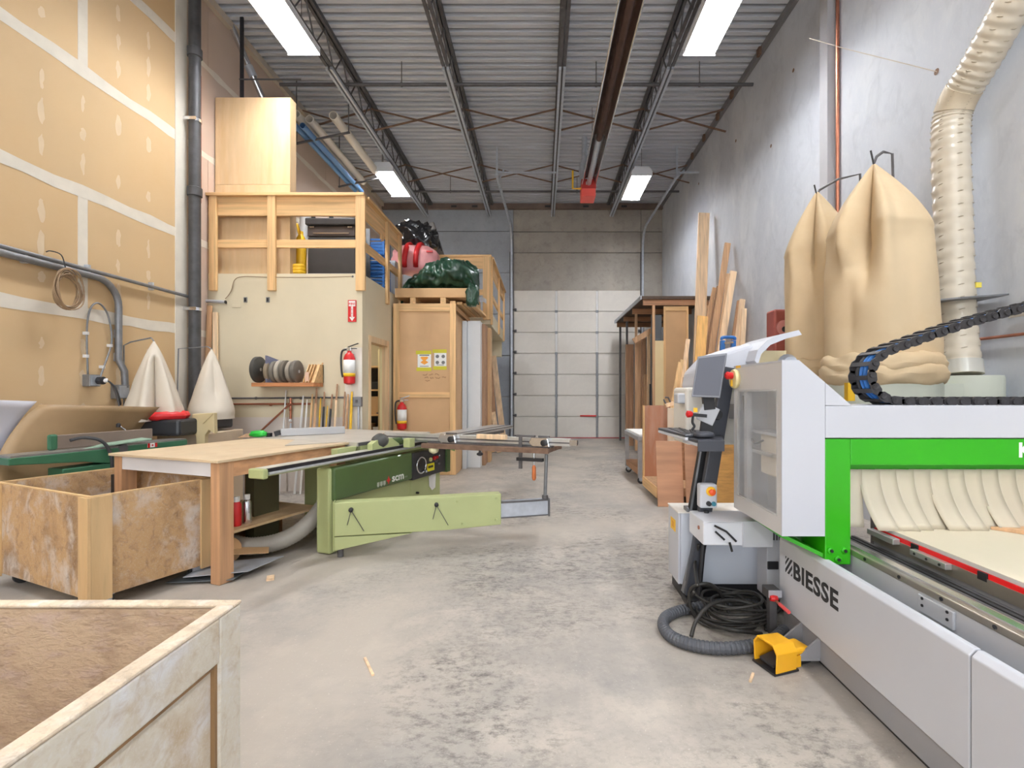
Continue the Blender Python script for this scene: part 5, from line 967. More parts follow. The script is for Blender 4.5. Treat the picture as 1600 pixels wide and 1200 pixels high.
for k in range(18):
    x = 1.545 + .087 * k; w = .10; n0 = random.Random(k)
    s1 = n0.uniform(.035, .05) * (0 if k == 0 else 1); bulge = n0.uniform(.05, .09) * (.2 if k == 0 else 1)
    MB().grid(lambda u, v, x=x, s1=s1, bulge=bulge, k=k: (x + w * u + s1 * (1 - v) ** 2 * 1.2, 2.505 - .004 * (k % 2) - bulge * (1 - v) ** 2 - .01 * u, .692 + (.985 - .692) * v), 3, 10, (0, .003, 0)).build('curtain_strip', STRIP, t, smooth=True)
# side cabinet with window
SX = 1.187; SY0, SY1, SZ0, SZ1 = GY, 3.0, .67, 1.54
CWF = CW
WY0, WY1, WZ0, WZ1 = 2.46, 2.94, .765, 1.385
MB().prism([(SX, GY, SZ0), (SX, GY, SZ1), (1.27, GY, SZ1), (1.399, GY, 1.43), (1.399, GY, SZ0)], (0, .012, 0)).build('front_cover', CW, t)
MB().prism([(1.401, GY, 1.316), (1.401, GY, 1.428), (1.53, GY, 1.316)], (0, .3, 0)).build('corner_cover', CW, t)
sp_ = MB().box(SX, SX + .01, SY0 + .012, WY0, SZ0, SZ1 - .011).box(SX, SX + .01, WY1, SY1 - .011, SZ0, SZ1 - .011).box(SX, SX + .01, WY0, WY1, SZ0, WZ0).box(SX, SX + .01, WY0, WY1, WZ1, SZ1 - .011).build('side_cover', mat('cnc_warm_white', rgb(200, 198, 198), .4, 0, .02, 2), t)
MB().prism([(SX, SY0 + .012, SZ1), (1.27, SY0 + .012, SZ1), (1.40, SY0 + .012, 1.428), (1.40, SY0 + .012, 1.418), (1.27, SY0 + .012, SZ1 - .01), (SX, SY0 + .012, SZ1 - .01)], (0, SY1 - SY0 - .012, 0)).build('roof_cover', CW, t)
bx(SX, 1.40, SY1 - .01, SY1, SZ0, 1.50, 'rear_cover', CW, t); bx(1.39, 1.40, SY0 + .012, SY1 - .01, SZ0, 1.41, 'inner_cover', CGR2, t); bx(SX + .012, 1.385, SY0 + .02, SY1 - .02, SZ0, SZ0 + .01, 'floor_plate', CGR2, t)
m = bpy.data.materials.new('acrylic'); m.use_nodes = True; b_ = m.node_tree.nodes['Principled BSDF']; b_.inputs['Base Color'].default_value = rgb(222, 226, 230); b_.inputs['Roughness'].default_value = .08; b_.inputs['Alpha'].default_value = .2
nz_ = m.node_tree.nodes.new('ShaderNodeTexNoise'); nz_.inputs['Scale'].default_value = 5; mr_ = m.node_tree.nodes.new('ShaderNodeMapRange'); mr_.inputs[3].default_value = .04; mr_.inputs[4].default_value = .2; m.node_tree.links.new(nz_.outputs['Fac'], mr_.inputs[0]); m.node_tree.links.new(mr_.outputs[0], b_.inputs['Roughness'])
ACRYL = m
bx(SX - .003, SX - .0005, WY0 - .01, WY1 + .01, WZ0 - .01, WZ1 + .01, 'window_pane', ACRYL, sp_)
CREAM = mat('machine_cream', rgb(226, 216, 200), .5, 0, .05, 4)
bx(1.26, 1.38, 2.50, 2.80, .92, 1.14, 'tool_holder', CREAM, t, bevel=.01); bx(1.24, 1.385, 2.47, 2.86, 1.145, 1.16, 'tool_shelf', CW, t); bx(1.28, 1.36, 2.55, 2.65, 1.16, 1.34, 'spindle_body', CREAM, t, bevel=.03); bx(1.30, 1.35, 2.50, 2.56, 1.17, 1.22, 'spindle_collar', mat('dusty_pink', rgb(206, 140, 130), .5), t)
bx(1.2, 1.23, 2.84, 2.88, .69, 1.38, 'inner_post', CGR2, t); bx(1.25, 1.39, 2.48, 2.52, .70, .9, 'inner_bracket', CGRY, t); bx(1.23, 1.27, 2.60, 2.90, 1.03, 1.05, 'inner_rail', ALU, t)
MB().tube(smoothpath([(1.21, 2.92, 1.36), (1.22, 2.9, 1.2), (1.23, 2.82, 1.09), (1.24, 2.72, 1.11)], 6), .006, 6).build('inner_cable', STEEL_D, t, smooth=True)
# switch on the far edge
sw = MB().lathe([(.055, 0), (.06, -.012), (.055, -.026)], (SX - .001, 2.955, 1.46), 22, 'x').build('main_switch', mat('switch_cream', rgb(232, 216, 160), .45), t, smooth='auto')
MB().lathe([(.02, -.026), (.024, -.06), (.015, -.07)], (SX, 2.955, 1.48), 14, 'x').build('switch_knob', RED, sw, smooth='auto'); bx(SX - .036, SX - .028, 2.95, 2.965, 1.415, 1.455, 'switch_pointer', YEL, sw)
bx(SX - .002, SX, 2.90, 2.965, 1.525, 1.54, 'yellow_tag', YEL, t); 
# rear hood and head
HP = [(1.02, 1.42), (1.05, 1.55), (1.13, 1.63), (1.45, 1.72), (1.62, 1.765), (1.68, 1.75), (1.66, 1.70), (1.45, 1.62), (1.40, 1.56), (1.38, 1.42)]
MB().prism([(x, 3.05, z) for x, z in HP[:7]] and [(1.04, 3.24, 1.40), (1.06, 3.24, 1.52), (1.17, 3.24, 1.635), (1.40, 3.24, 1.71), (1.46, 3.24, 1.61), (1.44, 3.24, 1.40)], (0, .4, 0)).build('head_hood', CW, t, bevel=.03, seg=3)
arch = [(1.38, 1.55), (1.40, 1.62), (1.46, 1.68), (1.56, 1.72), (1.66, 1.745)]
arch_o = [(x - .02, z + .03) for x, z in arch]
MB().prism([(x, 3.10, z) for x, z in arch_o] + [(x, 3.10, z) for x, z in reversed(arch)], (0, .5, 0)).build('hood_arch', CW, t)
bx(1.42, 1.66, 3.3, 3.34, 1.45, 1.66, 'hood_inner', mat('hood_cream', rgb(232, 214, 170), .5), t); MB().lathe([(.05, 0), (.07, .04), (.02, .08)], (1.62, 3.16, 1.56), 16, 'y').build('hood_motor', GALV, t, smooth='auto')
bx(.98, 1.36, 3.30, 3.62, 1.02, 1.41, 'head_body', mat('head_pale', rgb(226, 222, 214), .5, 0, .03, 3), t, bevel=.02); bx(.93, 1.02, 3.32, 3.42, 1.30, 1.37, 'head_sensor', CGR2, t, bevel=.01)
bx(1.27, 1.34, 3.02, 3.1, .66, 1.5, 'head_bracket', CGRY, t); bx(1.27, 1.34, 3.1, 3.3, 1.2, 1.3, 'head_bracket', CGRY, t)
# name
LET = mat('letter_black', rgb(44, 44, 46), .5)
text('BIESSE', .125, (X0 - .0012, 2.66, .365), (0, -1, 0), (0, 0, 1), 'lettering', LET, t, .0035, width=.40, space=1.08)
def band(c0, c1):                                        # part of the unit square between two diagonals
    P = [(0, 0), (1, 0), (1, 1), (0, 1)]
    for sg, cc in ((1, c0), (-1, -c1)):
        Q = []
        for a_, b_ in zip(P, P[1:] + P[:1]):
            fa, fb = sg * (a_[1] + a_[0]) - sg * 0 - cc, sg * (b_[1] + b_[0]) - cc
            if fa >= 0: Q.append(a_)
            if fa * fb < 0: k_ = fa / (fa - fb); Q.append((a_[0] + (b_[0] - a_[0]) * k_, a_[1] + (b_[1] - a_[1]) * k_))
        P = Q
    return P
for c0, c1 in ((0, .22), (.45, .72), (.92, 1.2), (1.42, 1.62), (1.8, 2.0)):
    P = band(c0, c1); MB().add([(X0 - .001, 2.675 + .075 * (s_ if True else 0) , .365 + .09 * t_) for s_, t_ in P], [tuple(range(len(P)))]).build('emblem_stripe', LET, t)
# foot bracket
MB().box(1.26, 1.40, 2.44, 2.62, .03, .045).build('levelling_foot', CGRY, t, bevel=.004); MB().prism([(1.28, 2.44, .045), (1.40, 2.44, .045), (1.40, 2.44, .15)], (0, .012, 0)).build('foot_rib', CGRY, t); MB().prism([(1.28, 2.608, .045), (1.40, 2.608, .045), (1.40, 2.608, .15)], (0, .012, 0)).build('foot_rib', CGRY, t)
MB().cyl((1.31, 2.53, .002), (1.31, 2.53, .08), .012, n=8).lathe([(.024, .05), (.024, .068)], (1.31, 2.53, 0), 6).lathe([(.04, .002), (.04, .02), (.02, .03)], (1.31, 2.53, 0), 12).build('levelling_bolt', STEEL_D, t)
# energy chain along the gantry
ch = thing('energy_chain', 'black articulated energy chain looping up above the CNC gantry', 'cable chain', (2.2, 2.6, 1.32)); CHB = mat('chain_black', rgb(48, 46, 48), .5, 0, .1, 10)
path = smoothpath([at(x, y, 2.6) for x, y in ((1700, 627), (1620, 627), (1560, 627), (1480, 627), (1400, 627), (1372, 624), (1355, 612), (1347, 595), (1347, 577), (1357, 560), (1378, 548), (1410, 537), (1460, 519), (1510, 503), (1555, 491), (1610, 477), (1700, 455))], 24)
pts = [path[0]]; acc = 0
for a_, b_ in zip(path, path[1:]):
    acc += (b_ - a_).length
    if acc >= .064: pts.append(b_); acc = 0
for a_, b_ in zip(pts, pts[1:]):
    tdir = (b_ - a_).normalized(); nrm = Vector((-tdir.z, 0, tdir.x)); M_ = Matrix.Translation((a_ + b_) / 2) @ Matrix((tdir, Vector((0, 1, 0)), nrm)).transposed().to_4x4()
    L_ = MB(M_)
    for q in (-1, 1):
        o_ = [(.043 * math.cos(k * math.pi / 4 + math.pi / 8) * 1.0, q * .075, .024 * math.sin(k * math.pi / 4 + math.pi / 8) / .924) for k in range(8)]; L_.prism(o_, (0, q * .006, 0))
        L_.lathe([(.017, q * .081), (.015, q * .088), (.006, q * .086)], (.012, 0, 0), 10, 'y')
    L_.box(-.012, .012, -.075, .075, .018, .023).box(-.012, .012, -.075, .075, -.023, -.018)
    L_.build('chain_link', CHB, ch)
for q in (-.03, .0, .03): MB().tube([p_ + Vector((0, q, 0)) for p_ in path[::6]], .012, 6).build('chain_cable', BLUE if q <= 0 else BLACK_R, ch, smooth=True)
# work pieces on the bed
WS = mat('white_sheet_top', rgb(222, 210, 188), .5, 0, .03, 2)
t = thing('cnc_workpiece', 'cream coated sheet lying on the CNC bed', 'sheet', (2.4, 1.4, .673)); bx(1.75, 3.08, .25, 2.545, .673, .690, 'board', mat('sheet_core', rgb(206, 206, 206), .5), t); bx(1.75, 3.08, .25, 2.545, .690, .6915, 'face', WS, t)
c = at(1545, 818, 2.45); t = thing('wood_offcut', 'reddish wooden plank lying on the cream sheet on the CNC bed', 'plank', (c.x + .2, 2.2, .692)); MB().prism([(c.x, 2.44, .692), (c.x + .6, 2.44, .692), (c.x + .6, 2.05, .692), (c.x + .13, 2.30, .692)], (0, 0, .016)).build('plank', W_FIR_Z, t, bevel=.002); MB().lathe([(.006, .708), (.006, .712)], (c.x + .03, 2.42, 0), 8).build('screw', SILVER, t)

# ------------------------------------------------------------------ control console
t = thing('control_cabinet', 'low white electrical cabinet on black plinth beside the CNC router', 'cabinet', (1.2, 3.4, 0))
bx(.935, 1.475, 3.26, 3.52, .09, .567, 'body', mat('cab_blue_white', rgb(200, 205, 216), .45, 0, .02, 2), t, bevel=.004); bx(.918, .934, 3.265, 3.515, .09, .567, 'side_door', CW, t, bevel=.003); bx(.94, 1.47, 3.27, 3.5, .002, .09, 'plinth', BLACK, t); bx(.915, 1.48, 3.255, 3.525, .567, .575, 'top_plate', mat('cab_top', rgb(236, 230, 222), .5), t)
q_ = bx(.9165, .918, 3.33, 3.45, .42, .50, 'yellow_sticker', YEL, t); bx(.916, .9165, 3.36, 3.42, .44, .48, 'sticker_print', mat('sticker_amber', rgb(226, 160, 30), .5), q_)
MB().prism([(.972, 2.92, .46), (.972, 2.92, .60), (1.005, 2.90, .605), (1.38, 2.90, .605), (1.38, 2.90, .46)], (0, .28, 0)).build('front_box', mat('box_pale', rgb(218, 220, 228), .45, 0, .02, 2), t, bevel=.006); bx(1.2, 1.38, 2.895, 2.91, .455, .61, 'front_flap', CW, t, bevel=.003)
for k, (a_, b_) in enumerate((((1.03, .585), (1.10, .55)), ((1.035, .55), (1.09, .50)), ((1.1, .55), (1.16, .49)), ((1.12, .485), (1.135, .43)))): MB().beam((a_[0], 2.895, a_[1]), (b_[0], 2.895, b_[1]), .006, .012).build('scratched_slot', BLACK, t)
MB().lathe([(.012, 0), (.012, -.006)], (.972, 3.0, .545), 10, 'x').build('lock', COPPER, t)
v_ = bx(1.40, 1.56, 3.02, 3.16, .1, .64, 'vented_box', CW, t, bevel=.004)
for k in range(7): bx(1.42 + .018 * k, 1.43 + .018 * k, 3.017, 3.02, .46, .55, 'vent_slot', STEEL_D, v_)
bx(1.40, 1.47, 3.01, 3.02, .28, .33, 'box_handle', BLACK, v_, bevel=.006)
for x in (1.42, 1.54): bx(x - .02, x + .02, 3.05, 3.12, 0, .1, 'box_foot', BLACK, v_)
t = thing('control_console', 'black leaning console stand with screen, keyboard tray and stop button', 'console', (1.0, 3.2, 0)); PD = mat('post_dark', rgb(64, 66, 74), .4, .1, .06, 4)
MB().beam(at(1079, 930, 3.17), at(1138, 574, 3.17), .085, .05, (0, 1, 0)).build('main_post', PD, t, bevel=.006); MB().beam(at(1068, 925, 3.2), at(1100, 790, 3.2), .02, .05, (0, 1, 0)).build('post_edge', GALV_D, t)
MB().beam(at(1087, 797, 3.275), at(1114, 640, 3.275), .10, .04, (0, 1, 0)).build('second_post', BLACK, t, bevel=.004); MB().beam(at(1078, 797, 3.27), at(1093, 705, 3.27), .012, .05, (0, 1, 0)).build('post_edge', GALV_D, t)
bx(at(1086, 0, 3.28).x - .06, at(1086, 0, 3.28).x + .06, 3.262, 3.34, .575, .60, 'post_foot', GALV_D, t)
bx(.93, 1.04, 3.12, 3.24, .002, .05, 'floor_foot', BLACK, t, bevel=.01)
# monitor
q = [at(1090, 557, 3.0), at(1136, 551.5, 2.96), at(1125, 622, 2.96), at(1080, 620, 3.0)]
mo = MB().prism(q, (.02, .05, 0)).build('monitor', mat('monitor_shell', rgb(126, 128, 136), .4, .1, .04, 3), t, bevel=.004)
cq = sum(q, Vector()) / 4; MB().prism([cq + (p_ - cq) * .9 + Vector((0, -.004, 0)) for p_ in q], (0, .003, 0)).build('screen', mat('screen_off', rgb(70, 71, 84), .3, .05, .03, 2), mo)
MB().beam(at(1108, 640, 3.05), at(1106, 620, 3.05), .07, .03, (0, 1, 0)).build('monitor_neck', BLACK, t); MB().beam(at(1100, 660, 3.05), at(1112, 634, 3.05), .11, .02, (0, 1, 0)).build('control_plate', CGR2, t, bevel=.004)
MB().beam(at(1102, 685, 3.06), at(1106, 655, 3.06), .08, .02, (0, 1, 0)).build('lower_plate', BLACK, t)
MB().lathe([(.03, 0), (.035, .015), (.02, .03)], at(1122, 648, 3.08), 14, 'y').build('swivel_joint', BLACK, t)
MB().beam(at(1082, 648, 3.0), at(1104, 650, 3.0), .02, .02).build('handset_arm', BLACK, t); MB().lathe([(.012, .02), (.02, .008), (.022, -.012), (.01, -.02)], at(1077, 647, 3.0), 14, 'x').build('stop_button', RED, t, smooth='auto'); MB().tube(smoothpath([at(1083, 650, 3.0), at(1082, 660, 3.0), at(1085, 666, 3.0), at(1081, 672, 3.0)], 4), .008, 6).build('handset', BLACK, t); bx(at(1083, 0, 3).x, at(1089, 0, 3).x, 2.99, 2.995, at(0, 644, 3).z, at(0, 637, 3).z, 'yellow_tag', YEL, t)
def tray(px, z0, z1, m, nm, bev=.006):
    MB().prism([Vector((p_.x, p_.y, z0)) for p_ in px], (0, 0, z1 - z0)).build(nm, m, t, bevel=bev)
T1 = [at(1028, 671, 3.5), at(1070, 684, 2.95), at(1092, 686, 2.95), at(1110, 668, 3.5)]; T2 = [at(1066, 680, 3.05), at(1090, 688, 2.8), at(1131, 688, 2.8), at(1129, 676, 3.1)]
tray(T1, 1.085, 1.105, CW, 'keyboard_tray'); tray(T1, 1.106, 1.122, PD, 'keyboard'); tray(T2, 1.065, 1.085, CW, 'mouse_tray'); tray(T2, 1.086, 1.105, PD, 'mouse_deck')
MB().beam(Vector((T2[1].x, 2.795, 1.07)), Vector((T2[2].x, 2.795, 1.07)), .012, .06).build('tray_front', PD, t); blob('b', at(1100, 679, 2.92), (.06, .05, .02), PD, '', '', 5, .05, sub=3).build('palm_rest', PD, t, smooth=True)
kb = MB()
for i in range(8):
    for j in range(3): 
        a_ = T1[0].lerp(T1[1], .12 + .1 * i); b_ = T1[3].lerp(T1[2], .12 + .1 * i); p_ = a_.lerp(b_, .2 + .22 * j); kb.box(p_.x - .014, p_.x + .014, p_.y - .018, p_.y + .018, 1.122, 1.127)
kb.build('keys', STEEL_D, t, kind='stuff')
sb = at(1105, 774, 3.08); sbx = bx(sb.x - .055, sb.x + .055, 3.05, 3.12, sb.z - .075, sb.z + .075, 'switch_box', CW, t, bevel=.012)
MB().lathe([(.03, 0), (.03, -.008)], (sb.x + .012, 3.05, sb.z + .032), 16, 'y').build('stop_ring', YEL, sbx); MB().lathe([(.017, -.008), (.02, -.03), (.01, -.036)], (sb.x + .014, 3.05, sb.z + .03), 14, 'y').build('stop_knob', mat('knob_orange', rgb(226, 84, 30), .4), sbx, smooth='auto')
MB().lathe([(.016, 0), (.014, -.016)], (sb.x - .002, 3.05, sb.z - .045), 12, 'y').build('selector', BLACK, sbx); MB().lathe([(.015, 0), (.013, -.012)], (sb.x + .03, 3.05, sb.z - .047), 12, 'y').build('selector', mat('knob_teal', rgb(60, 130, 150), .4), sbx)
MB().tube([at(1092, 930, 3.12), at(1104, 798, 3.12)], .016, 8).build('box_stem', BLACK, t)
# ------------------------------------------------------------------ hose, cables and pedal on the floor
HS = mat('hose_dark', rgb(78, 80, 86), .5, 0, .08, 10)
t = thing('corrugated_hose', 'thick dark corrugated hose looped on the floor beside the CNC base', 'hose', onz(1120, 1000, 0)); Z = .034
hp = smoothpath([onz(x, y, Z) for x, y in ((1225, 985), (1207, 1000), (1169, 1010), (1122, 1013), (1080, 1007), (1050, 995), (1037, 980), (1040, 965), (1060, 955), (1090, 949), (1130, 944), (1170, 941), (1215, 943))], 30)
MB().tube(hp, lambda i: .030 + (.0035 if i % 5 < 3 else 0), 14).build('hose_wall', HS, t); MB().tube([hp[-1], hp[-1] + (hp[-1] - hp[-3]).normalized() * .06], .036, 12).build('hose_cuff', BLACK_R, t)
t = thing('cable_heap', 'tangled heap of black cables inside the hose loop on the floor', 'cable', onz(1140, 985, 0)); r_ = random.Random(21); c0 = onz(1138, 968, .0)
CB = mat('cable_black', rgb(46, 44, 42), .5, 0, .15, 10)
for k in range(9):
    rx, ry = r_.uniform(.13, .22), r_.uniform(.12, .2); ox, oy = r_.uniform(-.05, .05), r_.uniform(-.06, .06); zz = .012 + .011 * k; ph = r_.uniform(0, 6); tl = r_.uniform(-.03, .05)
    MB().tube([(c0.x + ox + rx * math.cos(a), c0.y + oy + ry * math.sin(a), zz + .5 * (tl + .03) * (1 + math.cos(a - ph)) + .006 * math.sin(3 * a)) for a in [2 * math.pi * q / 40 for q in range(40)]], .0085, 6, closed=True).build('cable_loop', CB, t, smooth=True)
for pts_ in (((1090, 965, .02), (1078, 945, .10), (1080, 920, .2), (1100, 912, .24), (1118, 918, .2), (1130, 935, .1), (1140, 960, .03)), ((1080, 995, .01), (1088, 970, .08), (1110, 945, .15), (1145, 938, .14), (1175, 945, .12), (1192, 965, .05), (1198, 985, .01)), ((1085, 925, .2), (1076, 940, .1), (1078, 955, .03), (1110, 975, .04), (1150, 985, .06), (1190, 990, .02)), ((1090, 915, .26), (1086, 880, .4), (1092, 850, .5)), ((1180, 972, .02), (1205, 962, .02), (1222, 948, .04))):
    MB().tube(smoothpath([onz(x, y, z) if y > 900 else at(x, y, 3.14) for x, y, z in pts_], 7), .011, 7).build('cable_strand', CB, t, smooth=True)
t = thing('air_valve', 'grey air regulator with red valve hose beside the CNC base', 'valve', onz(1205, 945, 0)); c = at(1207, 926, 2.78)
bx(c.x - .04, c.x + .03, 2.74, 2.83, c.z - .025, c.z + .03, 'regulator', STEEL_D, t, bevel=.006); bx(c.x - .042, c.x + .032, 2.735, 2.74, c.z - .01, c.z + .03, 'gauge_window', GALV, t); MB().lathe([(.014, -.02), (.018, 0), (.014, .02)], at(1209, 935, 2.73), 10, 'x').build('red_fitting', RED, t); MB().tube([at(1212, 938, 2.72), at(1218, 944, 2.68)], .007, 8).build('brass_joint', COPPER, t); MB().tube([at(1218, 944, 2.68), at(1233, 957, 2.6)], .010, 8).build('red_sleeve', mat('sleeve_red', rgb(228, 90, 90), .5), t); bx(c.x - .02, c.x + .02, 2.77, 2.81, 0, c.z - .02, 'regulator_stand', STEEL_D, t)
t = thing('foot_pedal', 'yellow hooded foot pedal switch on the floor beside the CNC base', 'pedal', onz(1215, 1050, 0))
PM = frame((1.217, 2.538, 0), (-.95, -.32, 0)); YP = mat('pedal_yellow', rgb(240, 176, 34), .45, 0, .05, 5)
arc = [(-.07, .0), (-.075, .09), (-.05, .125), (.05, .125), (.075, .09), (.07, .0)]
arci = [(y * .9, z * .92) for y, z in arc]
n_ = len(arc); hv = [(0, y + .07, z + .012) for y, z in arc] + [(.13, y * 1.06 + .07, z * 1.05 + .012) for y, z in arc] + [(0, y + .07, z + .012) for y, z in arci] + [(.13, y * 1.06 + .07, z * 1.05 + .012) for y, z in arci]
hf = []
for i in range(n_ - 1): hf += [(i, i + 1, n_ + i + 1, n_ + i), (2 * n_ + i + 1, 2 * n_ + i, 3 * n_ + i, 3 * n_ + i + 1), (n_ + i, n_ + i + 1, 3 * n_ + i + 1, 3 * n_ + i), (i + 1, i, 2 * n_ + i, 2 * n_ + i + 1)]
MB(PM).add(hv, hf).build('hood', YP, t, bevel=.003); MB(PM).prism([(0.004, -.0 + .002, .012), (.004, .138, .012), (.004, .138, .11), (.004, .002, .11)], (.006, 0, 0)).build('hood_back', YP, t); MB(PM).box(-.01, .14, -.005, .145, .002, .012).build('base_plate', BLACK, t); MB(PM).beam((.02, .07, .05), (.12, .07, .03), .09, .015).build('treadle', BLACK_R, t)
MB(PM).box(-.11, .0, .02, .12, .06, .095).build('switch_cover', YP, t, bevel=.012); MB(PM).box(-.05, .0, .02, .12, .004, .06).build('switch_side', YP, t); MB(PM).box(-.13, -.05, .03, .11, .004, .06).build('switch_body', BLACK, t, bevel=.006); MB(PM).tube(smoothpath([(-.12, .07, .03), (-.16, .05, .015), (-.2, .0, .012), (-.22, -.08, .012)], 6), .008, 6).build('pedal_cable', CB, t, smooth=True)
for k, (a_, b_) in enumerate((((1172, 1065), (1177, 1052)), ((570, 1028), (583, 1055)))):
    p0, p1 = onz(*a_, .004), onz(*b_, .004); MB().beam(p0, p1, .012, .008).build('wood_sliver', W_PALE_Z, None, ('small pale sliver on the floor in front of the foot pedal', 'long thin wood sliver on the open concrete floor')[k], 'sliver')

# ------------------------------------------------------------------ big dust collector by the concrete wall
GG = mat('drum_greygreen', rgb(196, 200, 186), .5, 0, .05, 3)
t = thing('canvas_dust_collector', 'large dust collector with two tan canvas bags by the concrete wall', 'dust collector', (2.5, 4.0, 0))
sh1 = lambda h: (1.0 - .06 * h) if h < .12 else (1.0 - .14 * (h - .12)) if h < .66 else max(.03, .924 * (1 - ((h - .66) / .345) ** 1.35) + .02)
canvas_bag((2.46, 3.6, 3.06), (2.51, 3.6, 0), .355, 1.50, [(-2.43, .17, .62, .3, 1.0), (-2.75, .3, .14, -.1, .5), (-1.6, .5, .08, -.3, .6)], 1, rad=sh1, nz=70, na=110).build('filter_bag', CANT, t, smooth=True)
canvas_bag((2.38, 4.2, 3.10), (2.44, 4.2, 0), .30, 1.52, [(-2.43, .2, .55, .3, 1.0), (-2.3, .35, .18, -.1, .45)], 5, rad=sh1, nz=60, na=90).build('filter_bag', CANT, t, smooth=True)
def gather(cx, cy, r, z, nm):
    def fn(u, v):
        a = 2 * math.pi * u; b = 2 * math.pi * v; q = noise.noise(Vector((math.cos(a) * 3, math.sin(a) * 3, math.sin(b) * 1.2)))
        rr = .05 * (1 + .6 * q); return (cx + (r + rr * math.cos(b)) * math.cos(a), cy + (r + rr * math.cos(b)) * math.sin(a), z + .075 * math.sin(b) + .03 * q)
    MB().grid(fn, 90, 16).build(nm, CANT, t, smooth=True)
gather(2.51, 3.6, .335, 1.57, 'gathered_cuff'); gather(2.51, 3.6, .345, 1.50, 'gathered_cuff'); gather(2.44, 4.2, .29, 1.57, 'gathered_cuff')
MB().lathe([(.02, 1.50), (.36, 1.49), (.365, 1.47), (.365, 1.22), (.3, 1.15), (.05, 1.14)], (2.51, 3.6, 0), 36).build('drum', GG, t, smooth='auto'); MB().lathe([(.02, 1.50), (.30, 1.49), (.305, 1.47), (.305, 1.22), (.05, 1.14)], (2.44, 4.2, 0), 32).build('drum', GG, t, smooth='auto')
MB().lathe([(.02, 1.50), (.225, 1.50), (.23, 1.48), (.23, 1.2), (.03, 1.18)], (3.235, 3.72, 0), 32).build('inlet_drum', GG, t, smooth='auto'); bx(2.75, 3.1, 3.55, 3.85, 1.22, 1.44, 'cross_duct', GG, t)
for x, y in ((2.3, 3.35), (2.72, 3.35), (2.3, 4.4), (2.72, 4.4), (3.2, 3.72)): bx(x, x + .05, y, y + .05, 0, 1.2, 'leg', STEEL_D, t)
bx(at(1325, 0, 3.2).x, at(1336, 0, 3.2).x, 3.2, 3.24, 1.32, 1.44, 'yellow_tag', YEL, t)
for top, pst in (((2.46, 3.6, 3.08), (2.64, 3.66)), ((2.38, 4.2, 3.12), (2.62, 4.0))):
    MB().tube([(pst[0] + .05, pst[1], 1.5), (pst[0], pst[1], 3.17 + .0), ((pst[0] + top[0]) / 2, (pst[1] + top[1]) / 2, 3.17), (top[0] + .02, top[1], 3.12), (top[0], top[1], 3.07)], .010, 6).build('bag_hanger', STEEL_D, t); MB().tube([(top[0] - .03, top[1] - .01, 3.16), (top[0], top[1], 3.06), (top[0] + .01, top[1], 3.0)], .007, 6).build('bag_tie', BLACK_R, t)
t = thing('flexible_duct', 'cream spiral duct rising up the concrete wall and bending overhead', 'duct', (3.27, 3.8, 1.5)); DUC = mat('duct_cream', rgb(204, 194, 176), .32, 0, .04, 6, coat=.3)
dp = smoothpath([(3.24, 3.75, 1.51), (3.27, 3.84, 2.1), (3.28, 3.88, 2.8), (3.28, 3.9, 3.42), (3.29, 3.86, 3.66), (3.30, 3.65, 3.86), (3.30, 3.3, 4.2), (3.30, 2.8, 4.7), (3.30, 2.2, 5.3)], 40)
MB().tube(dp, lambda i: .122 + .005 * (1 if i % 6 < 3 else 0), 28).build('duct_wall', DUC, t, smooth='auto'); MB().cyl(dp[0], dp[10], .134, n=28).build('duct_cuff', mat('cuff_clear', rgb(206, 204, 196), .2, .2, .05, 5), t, smooth='auto')
MB().tube(dp[150:178], .130, 28).build('elbow_sleeve', mat('sleeve_tan', rgb(196, 182, 158), .5, 0, .08, 8), t, smooth='auto')
hx_ = MB().tube([dp[i] + (lambda T: (Vector((1, 0, 0)) * math.cos(i * 1.05) + T.cross(Vector((1, 0, 0))) * math.sin(i * 1.05)) * .128)((dp[i + 1] - dp[i]).normalized()) for i in range(12, len(dp) - 1)], .0045, 5).build('spiral_wire', mat('wire_tan2', rgb(176, 164, 144), .5), t, smooth=True)
c = dp[70]; bx(c.x + .06, c.x + .1, c.y - .14, c.y - .128, 2.18, 2.22, 'yellow_sticker', mat('sticker_pale', rgb(232, 214, 90), .5), t)
MB().cyl((3.30, 2.2, 5.3), (3.3, 2.2, ZC - .01), .008, n=6).build('duct_strap', STEEL_D, t)
t = thing('duct_shelf', 'thin grey metal plate held around the cream duct', 'plate', (3.2, 3.8, 2.09)); MB().prism([(2.98, 3.72, 2.07), (3.1, 3.60, 2.07), (3.48, 3.62, 2.10), (3.49, 3.95, 2.10), (3.1, 3.98, 2.07)], (0, 0, .012)).build('plate', GALV_D, t); MB().beam((2.95, 3.8, 2.08), (2.86, 3.7, 2.1), .02, .02).build('arm', STEEL_D, t)
wall_pipe('copper_pipe', [(3.46, 1.0, 1.795), (3.46, 4.3, 1.795)], .012, COPPER, 'copper pipe running level along the concrete wall behind the dust collector'); wall_pipe('copper_pipe', [(3.46, 3.95, 1.79), (3.46, 3.95, .8)], .012, COPPER, 'copper pipe dropping down the concrete wall beside the cream duct')
wall_pipe('pale_conduit', [(3.465, .9, 1.94), (3.465, 3.6, 1.94)], .016, mat('conduit_cream', rgb(206, 200, 190), .5), 'pale conduit running level along the concrete wall above the copper pipe', 'conduit')
wall_pipe('pilaster_pipe', [(3.47, 5.70, 0.02), (3.47, 5.70, ZC)], .02, COPPER, 'tall copper pipe running up beside the concrete pilaster')
wall_pipe('hanging_wire', [at(1265, 60, 5.5), at(1320, 76, 5.2), at(1464, 112, 4.3)], .004, mat('wire_cream', rgb(200, 190, 176), .6), 'thin pale wire strung high along the concrete wall', 'wire')
